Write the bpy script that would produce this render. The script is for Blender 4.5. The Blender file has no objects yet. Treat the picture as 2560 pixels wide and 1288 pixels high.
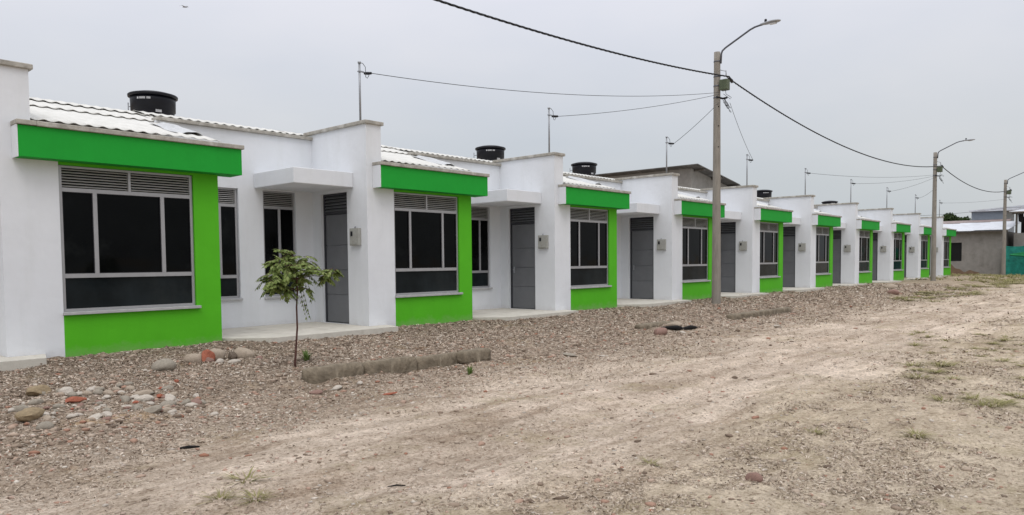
import bpy, bmesh, math, random
import numpy as np
from mathutils import Vector, Matrix, Euler

# ------------------------------------------------------------------ camera
S = bpy.context.scene
R = math.radians
cam_d = bpy.data.cameras.new('camera'); cam = bpy.data.objects.new('camera', cam_d)
S.collection.objects.link(cam); S.camera = cam
cam_d.sensor_width = 36.0; cam_d.lens = 36.0 * 1822.0 / 2560.0
cam_d.shift_y = 96.14 / 2560.0
cam_d.clip_start = 0.05; cam_d.clip_end = 3000
CR = Vector((0.66957598, -0.74268611, -0.00923846))
CU = Vector((0.04109531, 0.02462491, 0.99885174))
CF = Vector((0.74160581, 0.66918679, -0.04700917))
cam.matrix_world = Matrix(((CR.x, CU.x, -CF.x, 0), (CR.y, CU.y, -CF.y, 0), (CR.z, CU.z, -CF.z, 1.2), (0, 0, 0, 1)))

# ------------------------------------------------------------------ sky and sun
SUN_EL, SUN_AZ = 60.0, 228.0           # azimuth measured from +X towards +Y: the sun stands in front of the row
W = bpy.data.worlds.new('World'); S.world = W; W.use_nodes = True
nt = W.node_tree; N = nt.nodes; L = nt.links; N.clear()
out = N.new('ShaderNodeOutputWorld'); bg = N.new('ShaderNodeBackground')
sky = N.new('ShaderNodeTexSky'); sky.sky_type = 'NISHITA'; sky.sun_disc = False
sky.sun_elevation = R(SUN_EL); sky.sun_rotation = R(90 - SUN_AZ); sky.dust_density = 3.0
tc = N.new('ShaderNodeTexCoord'); sep = N.new('ShaderNodeSeparateXYZ'); L.new(tc.outputs['Generated'], sep.inputs[0])
ramp = N.new('ShaderNodeValToRGB')      # overcast sky: brighter towards the zenith
e = ramp.color_ramp.elements
e[0].position = 0.0; e[0].color = (6.7, 7.1, 7.4, 1)
e[1].position = 1.0; e[1].color = (20.0, 20.2, 21.0, 1)
for p, c in ((0.10, (7.2, 7.6, 7.9, 1)), (0.33, (9.9, 10.0, 10.8, 1)), (0.6, (14.0, 14.2, 15.0, 1))):
    q = e.new(p); q.color = c
L.new(sep.outputs['Z'], ramp.inputs[0])
mp = N.new('ShaderNodeMapping'); mp.inputs['Scale'].default_value = (1.2, 1.2, 3.4); L.new(tc.outputs['Generated'], mp.inputs[0])
cn = N.new('ShaderNodeTexNoise'); cn.inputs['Scale'].default_value = 1.6; cn.inputs['Detail'].default_value = 5; cn.inputs['Roughness'].default_value = 0.5
L.new(mp.outputs[0], cn.inputs[0])
cr = N.new('ShaderNodeValToRGB'); cr.color_ramp.elements[0].position = 0.3; cr.color_ramp.elements[0].color = (0.90, 0.925, 0.955, 1)
cr.color_ramp.elements[1].position = 0.7; cr.color_ramp.elements[1].color = (1.05, 1.035, 1.02, 1)
L.new(cn.outputs[0], cr.inputs[0])
mul = N.new('ShaderNodeMixRGB'); mul.blend_type = 'MULTIPLY'; mul.inputs[0].default_value = 1
L.new(ramp.outputs[0], mul.inputs[1]); L.new(cr.outputs[0], mul.inputs[2])
mx = N.new('ShaderNodeMixRGB'); mx.inputs[0].default_value = 0.93
L.new(sky.outputs[0], mx.inputs[1]); L.new(mul.outputs[0], mx.inputs[2])
L.new(mx.outputs[0], bg.inputs[0]); bg.inputs[1].default_value = 0.085
L.new(bg.outputs[0], out.inputs[0])
sd = bpy.data.lights.new('sun', 'SUN'); so = bpy.data.objects.new('sun', sd); S.collection.objects.link(so)
sd.energy = 0.95; sd.angle = R(30); sd.color = (1.0, 0.965, 0.92)
_d = Vector((math.cos(R(SUN_EL)) * math.cos(R(SUN_AZ)), math.cos(R(SUN_EL)) * math.sin(R(SUN_AZ)), math.sin(R(SUN_EL))))
so.rotation_euler = _d.to_track_quat('Z', 'Y').to_euler()
S.view_settings.view_transform = 'Standard'; S.view_settings.look = 'None'; S.view_settings.exposure = 0.0; S.view_settings.gamma = 1.0
S.cycles.max_bounces = 6; S.cycles.diffuse_bounces = 3; S.cycles.glossy_bounces = 3

random.seed(7); RNG = np.random.default_rng(11)

# ------------------------------------------------------------------ materials
def mat(name, col, rough=0.8, var=0.08, scale=6.0, bump=0.0, bscale=40.0, metal=0.0, spec=0.3, col2=None, v2=0.0, s2=1.0, coord='Object', bdist=0.01, stretch=None):
    m = bpy.data.materials.new(name); m.use_nodes = True
    t = m.node_tree; n = t.nodes; l = t.links
    b = n['Principled BSDF']; b.inputs['Roughness'].default_value = rough; b.inputs['Metallic'].default_value = metal
    b.inputs['Specular IOR Level'].default_value = spec
    c = n.new('ShaderNodeTexCoord'); src = c.outputs[coord]
    if stretch:
        mpn = n.new('ShaderNodeMapping'); mpn.inputs['Scale'].default_value = stretch; l.new(src, mpn.inputs[0]); src = mpn.outputs[0]
    nz = n.new('ShaderNodeTexNoise'); nz.inputs['Scale'].default_value = scale; nz.inputs['Detail'].default_value = 7; nz.inputs['Roughness'].default_value = 0.62
    l.new(src, nz.inputs[0])
    r = n.new('ShaderNodeValToRGB'); r.color_ramp.elements[0].position = 0.28; r.color_ramp.elements[1].position = 0.72
    lo = [max(0, x * (1 - var)) for x in col]; hi = [x * (1 + var) for x in col]
    r.color_ramp.elements[0].color = (*lo, 1); r.color_ramp.elements[1].color = (*hi, 1)
    l.new(nz.outputs[0], r.inputs[0]); o = r.outputs[0]
    if col2 is not None:
        n2 = n.new('ShaderNodeTexNoise'); n2.inputs['Scale'].default_value = s2; n2.inputs['Detail'].default_value = 5; n2.inputs['Roughness'].default_value = 0.7
        l.new(src, n2.inputs[0])
        r2 = n.new('ShaderNodeValToRGB'); r2.color_ramp.elements[0].position = 0.52; r2.color_ramp.elements[1].position = 0.74
        r2.color_ramp.elements[0].color = (0, 0, 0, 1); r2.color_ramp.elements[1].color = (v2, v2, v2, 1)
        l.new(n2.outputs[0], r2.inputs[0])
        mxn = n.new('ShaderNodeMixRGB'); l.new(r2.outputs[0], mxn.inputs[0]); l.new(o, mxn.inputs[1]); mxn.inputs[2].default_value = (*col2, 1); o = mxn.outputs[0]
    l.new(o, b.inputs['Base Color'])
    if bump:
        n3 = n.new('ShaderNodeTexNoise'); n3.inputs['Scale'].default_value = bscale; n3.inputs['Detail'].default_value = 6; l.new(c.outputs[coord], n3.inputs[0])
        bp = n.new('ShaderNodeBump'); bp.inputs['Strength'].default_value = bump; bp.inputs['Distance'].default_value = bdist
        l.new(n3.outputs[0], bp.inputs['Height']); l.new(bp.outputs[0], b.inputs['Normal'])
    return m

def wall_paint(name, col, dirt):
    """painted render: fine stucco grain, slow trowel waves, rain streaks and a splash line of dried mud"""
    m = mat(name, col, 0.72, 0.035, 1.3, 0.0, spec=0.25)
    t = m.node_tree; n = t.nodes; l = t.links; b = n['Principled BSDF']
    src = b.inputs['Base Color'].links[0].from_socket
    c = n.new('ShaderNodeTexCoord'); g = n.new('ShaderNodeNewGeometry')
    sp = n.new('ShaderNodeSeparateXYZ'); l.new(g.outputs['Position'], sp.inputs[0])
    # mud splash with its own ragged upper edge
    nz = n.new('ShaderNodeTexNoise'); nz.inputs['Scale'].default_value = 5; nz.inputs['Detail'].default_value = 8; nz.inputs['Roughness'].default_value = 0.75; l.new(g.outputs['Position'], nz.inputs[0])
    a = n.new('ShaderNodeMath'); a.operation = 'MULTIPLY_ADD'; l.new(nz.outputs[0], a.inputs[0]); a.inputs[1].default_value = 0.42; a.inputs[2].default_value = -0.12
    s = n.new('ShaderNodeMath'); s.operation = 'SUBTRACT'; l.new(a.outputs[0], s.inputs[0]); l.new(sp.outputs['Z'], s.inputs[1])
    k = n.new('ShaderNodeMath'); k.operation = 'MULTIPLY'; k.use_clamp = True; l.new(s.outputs[0], k.inputs[0]); k.inputs[1].default_value = 3.0
    k2 = n.new('ShaderNodeMath'); k2.operation = 'MULTIPLY'; l.new(k.outputs[0], k2.inputs[0]); k2.inputs[1].default_value = dirt
    mx1 = n.new('ShaderNodeMixRGB'); l.new(k2.outputs[0], mx1.inputs[0]); l.new(src, mx1.inputs[1]); mx1.inputs[2].default_value = (0.36, 0.31, 0.26, 1)
    # vertical streaks
    mp2 = n.new('ShaderNodeMapping'); mp2.inputs['Scale'].default_value = (3.2, 3.2, 0.4); l.new(g.outputs['Position'], mp2.inputs[0])
    st = n.new('ShaderNodeTexNoise'); st.inputs['Scale'].default_value = 1.0; st.inputs['Detail'].default_value = 6; st.inputs['Roughness'].default_value = 0.7; l.new(mp2.outputs[0], st.inputs[0])
    rr = n.new('ShaderNodeValToRGB'); rr.color_ramp.elements[0].position = 0.5; rr.color_ramp.elements[1].position = 0.8
    rr.color_ramp.elements[0].color = (1, 1, 1, 1); rr.color_ramp.elements[1].color = (0.93, 0.93, 0.915, 1); l.new(st.outputs[0], rr.inputs[0])
    mu = n.new('ShaderNodeMixRGB'); mu.blend_type = 'MULTIPLY'; mu.inputs[0].default_value = 1; l.new(mx1.outputs[0], mu.inputs[1]); l.new(rr.outputs[0], mu.inputs[2])
    l.new(mu.outputs[0], b.inputs['Base Color'])
    f = n.new('ShaderNodeTexNoise'); f.inputs['Scale'].default_value = 120; f.inputs['Detail'].default_value = 4; l.new(g.outputs['Position'], f.inputs[0])
    w = n.new('ShaderNodeTexNoise'); w.inputs['Scale'].default_value = 2.2; w.inputs['Detail'].default_value = 3; l.new(g.outputs['Position'], w.inputs[0])
    b1 = n.new('ShaderNodeBump'); b1.inputs['Strength'].default_value = 0.35; b1.inputs['Distance'].default_value = 0.004; l.new(f.outputs[0], b1.inputs['Height'])
    b2 = n.new('ShaderNodeBump'); b2.inputs['Strength'].default_value = 0.5; b2.inputs['Distance'].default_value = 0.03; l.new(w.outputs[0], b2.inputs['Height'])
    l.new(b1.outputs[0], b2.inputs['Normal']); l.new(b2.outputs[0], b.inputs['Normal'])
    return m

M = {}
M['white'] = wall_paint('white_paint', (0.715, 0.733, 0.76), 0.45)
M['lime'] = wall_paint('lime_green_paint', (0.085, 0.44, 0.012), 0.55)
M['green'] = wall_paint('deep_green_paint', (0.010, 0.325, 0.030), 0.0)
M['cap'] = mat('bare_cement_coping', (0.36, 0.34, 0.30), 0.9, 0.3, 9, 0.4, 60, col2=(0.6, 0.59, 0.56), v2=0.8, s2=5)
M['slab'] = mat('porch_cement', (0.56, 0.53, 0.465), 0.85, 0.12, 3, 0.3, 60, col2=(0.33, 0.29, 0.24), v2=0.7, s2=2.5)
M['slabedge'] = M['slab']
M['roof'] = mat('white_corrugated_sheet', (0.62, 0.61, 0.575), 0.75, 0.10, 4, 0.15, 30, col2=(0.5, 0.49, 0.45), v2=0.55, s2=3)
M['frame'] = mat('grey_aluminium', (0.36, 0.36, 0.37), 0.4, 0.06, 8, metal=0.35, spec=0.5)
M['slat'] = mat('grey_louvre_slat', (0.46, 0.455, 0.435), 0.5, 0.1, 8, metal=0.1)
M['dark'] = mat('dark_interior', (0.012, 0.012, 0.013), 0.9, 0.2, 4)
M['sill'] = mat('cement_sill', (0.42, 0.42, 0.42), 0.85, 0.12, 9, 0.2, 60)
M['door'] = mat('grey_door_enamel', (0.15, 0.155, 0.165), 0.42, 0.08, 3, 0.05, 20, metal=0.1, spec=0.4, col2=(0.19, 0.19, 0.195), v2=0.5, s2=2)
M['doorframe'] = mat('dark_door_frame', (0.05, 0.052, 0.06), 0.45, 0.1, 6, metal=0.2)
M['metal'] = mat('galvanised_pipe', (0.33, 0.34, 0.36), 0.5, 0.15, 20, metal=0.5)
M['black'] = mat('black_plastic', (0.006, 0.006, 0.010), 0.38, 0.2, 5, spec=0.4)
M['tank'] = mat('black_tank_plastic', (0.0035, 0.0038, 0.0075), 0.42, 0.3, 3, spec=0.28)
M['print'] = mat('pale_print', (0.45, 0.45, 0.46), 0.6, 0.3, 60)
M['box'] = mat('meter_box_grey', (0.36, 0.36, 0.33), 0.6, 0.15, 14, col2=(0.24, 0.21, 0.17), v2=0.7, s2=9)
M['pole'] = mat('pole_concrete', (0.26, 0.237, 0.205), 0.9, 0.18, 6, 0.5, 50, col2=(0.19, 0.17, 0.15), v2=0.8, s2=2.2, stretch=(3, 3, 0.5))
M['olive'] = mat('olive_box_paint', (0.085, 0.105, 0.062), 0.55, 0.15, 9)
M['lamp'] = mat('lamp_grey_paint', (0.35, 0.36, 0.38), 0.5, 0.08, 9, metal=0.2)
M['arm'] = mat('lamp_arm_steel', (0.12, 0.125, 0.145), 0.5, 0.2, 12, metal=0.5)
M['cable'] = mat('cable_black', (0.018, 0.019, 0.022), 0.6, 0.2, 9)
M['wire'] = mat('grey_wire', (0.06, 0.065, 0.07), 0.6, 0.2, 9)
M['lens'] = mat('lamp_lens', (0.55, 0.56, 0.58), 0.25, 0.05, 9, spec=0.6)
M['block'] = mat('grey_block_wall', (0.27, 0.255, 0.235), 0.95, 0.14, 3, 0.5, 30, col2=(0.18, 0.165, 0.15), v2=0.8, s2=1.2)
M['rawroof'] = mat('weathered_roof_sheet', (0.115, 0.11, 0.105), 0.7, 0.35, 3, col2=(0.24, 0.23, 0.22), v2=0.8, s2=2)
M['tinroof'] = mat('bright_zinc_sheet', (0.62, 0.64, 0.68), 0.42, 0.12, 2, metal=0.25, col2=(0.36, 0.33, 0.33), v2=0.7, s2=1.4)
M['bluegrey'] = mat('blue_grey_sheet', (0.24, 0.28, 0.33), 0.6, 0.1, 3)
M['rust'] = mat('rusty_roof_sheet', (0.26, 0.21, 0.2), 0.8, 0.25, 3)
M['tarp'] = mat('teal_shade_net', (0.018, 0.22, 0.175), 0.75, 0.3, 3, 0.5, 9, bdist=0.08, col2=(0.01, 0.10, 0.085), v2=0.8, s2=1.7)
M['tarp2'] = mat('green_shade_net', (0.015, 0.2, 0.07), 0.75, 0.3, 5, 0.5, 9, bdist=0.08)
M['timber'] = mat('weathered_timber', (0.13, 0.115, 0.10), 0.9, 0.3, 8, 0.4, 30)
M['curb'] = mat('old_curb_concrete', (0.20, 0.165, 0.12), 0.95, 0.4, 7, 0.8, 26, col2=(0.075, 0.058, 0.04), v2=0.9, s2=6, bdist=0.02)
M['clay'] = mat('broken_red_clay', (0.34, 0.115, 0.07), 0.9, 0.3, 20, 0.5, 60)
M['rockpink'] = mat('reddish_cobble', (0.25, 0.155, 0.125), 0.85, 0.25, 15, 0.5, 50)
M['rockgrey'] = mat('grey_cobble', (0.30, 0.265, 0.215), 0.9, 0.25, 12, 0.6, 50, col2=(0.22, 0.185, 0.15), v2=0.8, s2=6)
M['rocktan'] = mat('tan_cobble', (0.36, 0.295, 0.23), 0.9, 0.2, 12, 0.5, 50, col2=(0.27, 0.22, 0.16), v2=0.8, s2=6)
M['rockdark'] = mat('dark_cobble', (0.13, 0.10, 0.075), 0.9, 0.3, 12, 0.6, 50)
M['rockpale'] = mat('pale_cobble', (0.47, 0.42, 0.36), 0.9, 0.2, 14, 0.5, 50)
M['rockochre'] = mat('ochre_block', (0.27, 0.205, 0.125), 0.9, 0.25, 9, 0.6, 40)
M['char'] = mat('charred_wood', (0.010, 0.009, 0.009), 0.9, 0.4, 30, 0.8, 60)
M['bark'] = mat('sapling_bark', (0.085, 0.038, 0.03), 0.8, 0.3, 30, 0.4, 60)
M['bird'] = mat('bird_grey', (0.25, 0.25, 0.26), 0.8, 0.1, 9)
M['plastic'] = mat('grey_flashing_sheet', (0.5, 0.51, 0.52), 0.6, 0.15, 9, 0.4, 8, bdist=0.03, spec=0.3)

def glass(name, base, rough, dust):
    m = mat(name, base, rough, 0.6, 1.1, spec=0.32, col2=dust, v2=0.55, s2=0.9)
    t = m.node_tree; n = t.nodes; l = t.links; b = n['Principled BSDF']; b.inputs['IOR'].default_value = 1.22
    g = n.new('ShaderNodeNewGeometry'); w = n.new('ShaderNodeTexNoise'); w.inputs['Scale'].default_value = 2.2; w.inputs['Detail'].default_value = 1; l.new(g.outputs['Position'], w.inputs[0])
    b2 = n.new('ShaderNodeBump'); b2.inputs['Strength'].default_value = 0.25; b2.inputs['Distance'].default_value = 0.02; l.new(w.outputs[0], b2.inputs['Height']); l.new(b2.outputs[0], b.inputs['Normal'])
    return m
M['glass'] = glass('dark_window_glass', (0.003, 0.0034, 0.0036), 0.07, (0.022, 0.024, 0.024))
M['glass2'] = glass('lower_window_glass', (0.012, 0.016, 0.018), 0.14, (0.03, 0.034, 0.034))

def island_mat(name, cols, rough=0.9, trans=0.0):
    m = bpy.data.materials.new(name); m.use_nodes = True; t = m.node_tree; n = t.nodes; l = t.links
    b = n['Principled BSDF']; b.inputs['Roughness'].default_value = rough; b.inputs['Specular IOR Level'].default_value = 0.2
    g = n.new('ShaderNodeNewGeometry'); r = n.new('ShaderNodeValToRGB')
    el = r.color_ramp.elements
    while len(el) < len(cols): el.new(0.5)
    for i, c in enumerate(cols): el[i].position = i / (len(cols) - 1); el[i].color = (*c, 1)
    l.new(g.outputs['Random Per Island'], r.inputs[0]); l.new(r.outputs[0], b.inputs['Base Color'])
    if trans:
        ts = n.new('ShaderNodeBsdfTranslucent'); l.new(r.outputs[0], ts.inputs[0]); mxs = n.new('ShaderNodeMixShader'); mxs.inputs[0].default_value = trans
        l.new(b.outputs[0], mxs.inputs[1]); l.new(ts.outputs[0], mxs.inputs[2]); l.new(mxs.outputs[0], n['Material Output'].inputs[0])
    return m
M['leaf'] = island_mat('sapling_leaf', [(0.075, 0.11, 0.025), (0.14, 0.19, 0.045), (0.21, 0.27, 0.075), (0.33, 0.39, 0.15)], 0.55, 0.35)
M['farleaf'] = island_mat('far_tree_leaf', [(0.02, 0.035, 0.012), (0.04, 0.07, 0.02), (0.06, 0.09, 0.03)], 0.7, 0.2)
M['grass'] = island_mat('grass_blade', [(0.19, 0.19, 0.07), (0.30, 0.28, 0.12), (0.40, 0.35, 0.20), (0.24, 0.22, 0.09)], 0.8, 0.25)
M['weed'] = island_mat('weed_leaf', [(0.12, 0.19, 0.05), (0.2, 0.28, 0.09)], 0.7, 0.25)
M['litter'] = island_mat('dry_litter', [(0.09, 0.06, 0.04), (0.24, 0.18, 0.13), (0.36, 0.285, 0.22), (0.43, 0.35, 0.275), (0.60, 0.52, 0.43), (0.17, 0.12, 0.085)], 0.9)
M['clod'] = island_mat('soil_clods', [(0.13, 0.095, 0.07), (0.24, 0.18, 0.135), (0.33, 0.26, 0.2), (0.42, 0.34, 0.27), (0.30, 0.15, 0.10)], 0.95)
M['gravel'] = island_mat('loose_gravel', [(0.17, 0.13, 0.095), (0.32, 0.26, 0.205), (0.42, 0.38, 0.33), (0.33, 0.175, 0.12), (0.60, 0.55, 0.48), (0.25, 0.19, 0.14)], 0.9)

# ------------------------------------------------------------------ helpers
def link(o): S.collection.objects.link(o); return o
def tag(o, label=None, cat=None, group=None, kind=None):
    if label: o['label'] = label
    if cat: o['category'] = cat
    if group: o['group'] = group
    if kind: o['kind'] = kind
    return o
def empty(name, loc=(0, 0, 0)):
    o = bpy.data.objects.new(name, None); o.empty_display_size = 0.2; o.location = loc; return link(o)
def copy_tree(o, parent=None):
    c = o.copy(); link(c); c.parent = parent
    for ch in [x for x in S.collection.objects if x.parent == o]:
        copy_tree(ch, c)
    return c
class MB:
    def __init__(s): s.bm = bmesh.new()
    def box(s, x0, x1, y0, y1, z0, z1, bev=0.0, rot=None):
        """rot: 3x3/4x4 matrix applied about the box centre"""
        b = bmesh.new(); bmesh.ops.create_cube(b, size=1)
        bmesh.ops.scale(b, vec=(abs(x1 - x0), abs(y1 - y0), abs(z1 - z0)), verts=b.verts)
        if bev: bmesh.ops.bevel(b, geom=list(b.edges), offset=bev, segments=2, profile=0.5, affect='EDGES')
        if rot is not None: bmesh.ops.transform(b, matrix=rot.to_4x4(), verts=b.verts)
        bmesh.ops.translate(b, vec=((x0 + x1) / 2, (y0 + y1) / 2, (z0 + z1) / 2), verts=b.verts)
        s.merge(b); return s
    def merge(s, b):
        me = bpy.data.meshes.new('tmp'); b.to_mesh(me); b.free(); s.bm.from_mesh(me); bpy.data.meshes.remove(me)
    def poly(s, pts, z0, z1):
        vs = [s.bm.verts.new((x, y, z0)) for x, y in pts]; f = s.bm.faces.new(vs)
        r = bmesh.ops.extrude_face_region(s.bm, geom=[f]); up = [v for v in r['geom'] if isinstance(v, bmesh.types.BMVert)]
        bmesh.ops.translate(s.bm, vec=(0, 0, z1 - z0), verts=up); return s
    def hull(s, bottom, top):
        """prism between two equal-length vertex loops"""
        a = [s.bm.verts.new(p) for p in bottom]; b = [s.bm.verts.new(p) for p in top]; k = len(a)
        s.bm.faces.new(a[::-1]); s.bm.faces.new(b)
        for i in range(k): s.bm.faces.new((a[i], a[(i + 1) % k], b[(i + 1) % k], b[i]))
        return s
    def tube(s, pts, rad, seg=8, cap=True):
        pts = [Vector(p) for p in pts]; rs = rad if isinstance(rad, (list, tuple)) else [rad] * len(pts)
        prev = None; rings = []
        for i, p in enumerate(pts):
            t = (pts[min(i + 1, len(pts) - 1)] - pts[max(i - 1, 0)]).normalized()
            a = Vector((0, 0, 1)) if abs(t.z) < 0.9 else Vector((1, 0, 0))
            if prev is not None:
                u = (prev - t * prev.dot(t)); u = u.normalized() if u.length > 1e-6 else a.cross(t).normalized()
            else: u = a.cross(t).normalized()
            prev = u; v = t.cross(u)
            rings.append([s.bm.verts.new(p + (u * math.cos(2 * math.pi * k / seg) + v * math.sin(2 * math.pi * k / seg)) * rs[i]) for k in range(seg)])
        for a_, b_ in zip(rings, rings[1:]):
            for k in range(seg):
                f = s.bm.faces.new((a_[k], a_[(k + 1) % seg], b_[(k + 1) % seg], b_[k])); f.smooth = seg > 5
        if cap: s.bm.faces.new(rings[0][::-1]); s.bm.faces.new(rings[-1])
        return s
    def lathe(s, prof, seg=32, c=(0, 0, 0)):
        rings = []
        for r, z in prof:
            rings.append([s.bm.verts.new((c[0] + r * math.cos(2 * math.pi * k / seg), c[1] + r * math.sin(2 * math.pi * k / seg), c[2] + z)) for k in range(seg)])
        for a_, b_ in zip(rings, rings[1:]):
            for k in range(seg):
                f = s.bm.faces.new((a_[k], a_[(k + 1) % seg], b_[(k + 1) % seg], b_[k])); f.smooth = True
        s.bm.faces.new(rings[0][::-1]); s.bm.faces.new(rings[-1]); return s
    def build(s, name, m, parent=None, loc=None):
        bmesh.ops.recalc_face_normals(s.bm, faces=s.bm.faces)
        me = bpy.data.meshes.new(name); s.bm.to_mesh(me); s.bm.free(); me.materials.append(m)
        o = bpy.data.objects.new(name, me); link(o)
        if parent: o.parent = parent
        if loc is not None: o.location = loc
        return o
def fast_mesh(name, V, F, m, smooth=False, parent=None):
    me = bpy.data.meshes.new(name); V = np.ascontiguousarray(V, dtype=np.float32); F = np.ascontiguousarray(F, dtype=np.int32)
    me.vertices.add(len(V)); me.vertices.foreach_set('co', V.ravel())
    k = F.shape[1]; me.loops.add(F.size); me.loops.foreach_set('vertex_index', F.ravel())
    me.polygons.add(len(F)); me.polygons.foreach_set('loop_start', np.arange(0, F.size, k, dtype=np.int32)); me.polygons.foreach_set('loop_total', np.full(len(F), k, dtype=np.int32))
    if smooth: me.polygons.foreach_set('use_smooth', np.ones(len(F), dtype=bool))
    me.update(calc_edges=True); me.materials.append(m)
    o = bpy.data.objects.new(name, me); link(o)
    if parent: o.parent = parent
    return o
def rect_wall(mb, axis, pos, thick, a0, a1, z0, z1, holes):
    """wall slab along x (axis='x') or y; holes = [(a0,a1,z0,z1)] ; butt-jointed boxes"""
    xs = sorted(set([a0, a1] + [h[0] for h in holes] + [h[1] for h in holes]))
    for p, q in zip(xs, xs[1:]):
        hs = [h for h in holes if h[0] <= p + 1e-6 and h[1] >= q - 1e-6]
        zz = [(z0, z1)]
        for h in hs:
            nz = []
            for u, v in zz:
                if h[2] > u: nz.append((u, min(v, h[2])))
                if h[3] < v: nz.append((max(u, h[3]), v))
            zz = nz
        for u, v in zz:
            if axis == 'x': mb.box(p, q, pos, pos + thick, u, v)
            else: mb.box(pos, pos + thick, p, q, u, v)

# ------------------------------------------------------------------ terrain
def vnoise(x, y, s, seed):
    r = np.random.default_rng(seed); T = r.random((256, 256)); x = x / s + 1000.3; y = y / s + 1000.7
    xi = np.floor(x).astype(int); yi = np.floor(y).astype(int); fx = x - xi; fy = y - yi
    fx = fx * fx * (3 - 2 * fx); fy = fy * fy * (3 - 2 * fy)
    a = T[xi & 255, yi & 255]; b = T[(xi + 1) & 255, yi & 255]; c = T[xi & 255, (yi + 1) & 255]; d = T[(xi + 1) & 255, (yi + 1) & 255]
    return (a * (1 - fx) + b * fx) * (1 - fy) + (c * (1 - fx) + d * fx) * fy - 0.5
def sst(a, b, x): t = np.clip((x - a) / (b - a), 0, 1); return t * t * (3 - 2 * t)
MOUNDS = [(5.35, 11.05, 0.35, 0.22, 0.07), (8.9, 10.95, 0.8, 0.3, 0.035), (55.5, 9.9, 3.5, 0.9, 0.14), (4.7, 9.95, 0.5, 0.3, 0.03), (2.3, 7.1, 0.8, 0.5, 0.05), (13.0, 7.4, 0.9, 0.35, 0.05), (34, 8.3, 5, 0.8, 0.06), (20, 8.2, 2.2, 0.7, 0.05), (26, 8.9, 3, 0.6, 0.05)]
def ground(x, y):
    x = np.asarray(x, float); y = np.asarray(y, float)
    edge = 0.35 * vnoise(x, y, 1.7, 5)
    h = -0.2 + 0.10 * sst(7.05, 7.9, y + edge)
    near = 1 - sst(12, 60, x)
    h = h + 0.065 * vnoise(x, y, 1.9, 1) + 0.040 * vnoise(x, y, 0.55, 2) * (0.5 + 0.5 * near) + (0.014 + 0.026 * sst(5.2, 6.6, y)) * vnoise(x, y, 0.17, 3) * near + (0.008 + 0.012 * sst(5.2, 6.6, y)) * vnoise(x, y, 0.07, 4) * near
    ww = 0.25 * vnoise(x, y * 0.3, 3.5, 9)
    h = h - 0.035 * np.exp(-((y + ww - 3.7) / 0.28) ** 2) - 0.03 * np.exp(-((y + ww - 5.15) / 0.26) ** 2) + 0.02 * np.exp(-((y + ww - 4.4) / 0.3) ** 2)
    for mx_, my_, sx_, sy_, a_ in MOUNDS: h = h + a_ * np.exp(-((x - mx_) / sx_) ** 2 - ((y - my_) / sy_) ** 2) * (1 + 0.9 * vnoise(x, y, 0.2, 8))
    k = sst(10.6, 11.1, y)
    h = np.minimum(h, -0.012) * (1 - k * 0.35) 
    far = sst(90, 160, np.hypot(x - 30, y))
    return h * (1 - far) - 0.2 * far
def gz(x, y): return float(ground(np.array([x]), np.array([y]))[0])
def spaced(knots):
    o = [knots[0][0]]
    for (a, st), (b, st2) in zip(knots, knots[1:]):
        while o[-1] < b - 1e-6:
            t = (o[-1] - a) / (b - a); o.append(min(b, o[-1] + st + (st2 - st) * t))
    return np.array(o)
gx = spaced([(-500, 60), (-20, 3), (0.5, 0.06), (2.0, 0.018), (7, 0.022), (14, 0.05), (30, 0.12), (70, 0.4), (110, 4), (900, 120)])
gy = spaced([(-500, 60), (-20, 3), (0, 0.05), (0.7, 0.02), (11.4, 0.024), (12.5, 0.3), (20, 2), (60, 10), (900, 120)])
GX, GY = np.meshgrid(gx, gy, indexing='ij'); GZ = ground(GX, GY)
V = np.stack([GX, GY, GZ], -1).reshape(-1, 3); nx, ny = len(gx), len(gy)
I = (np.arange(nx - 1)[:, None] * ny + np.arange(ny - 1)[None, :]).ravel(); Fq = np.stack([I, I + ny, I + ny + 1, I + 1], -1)

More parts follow.
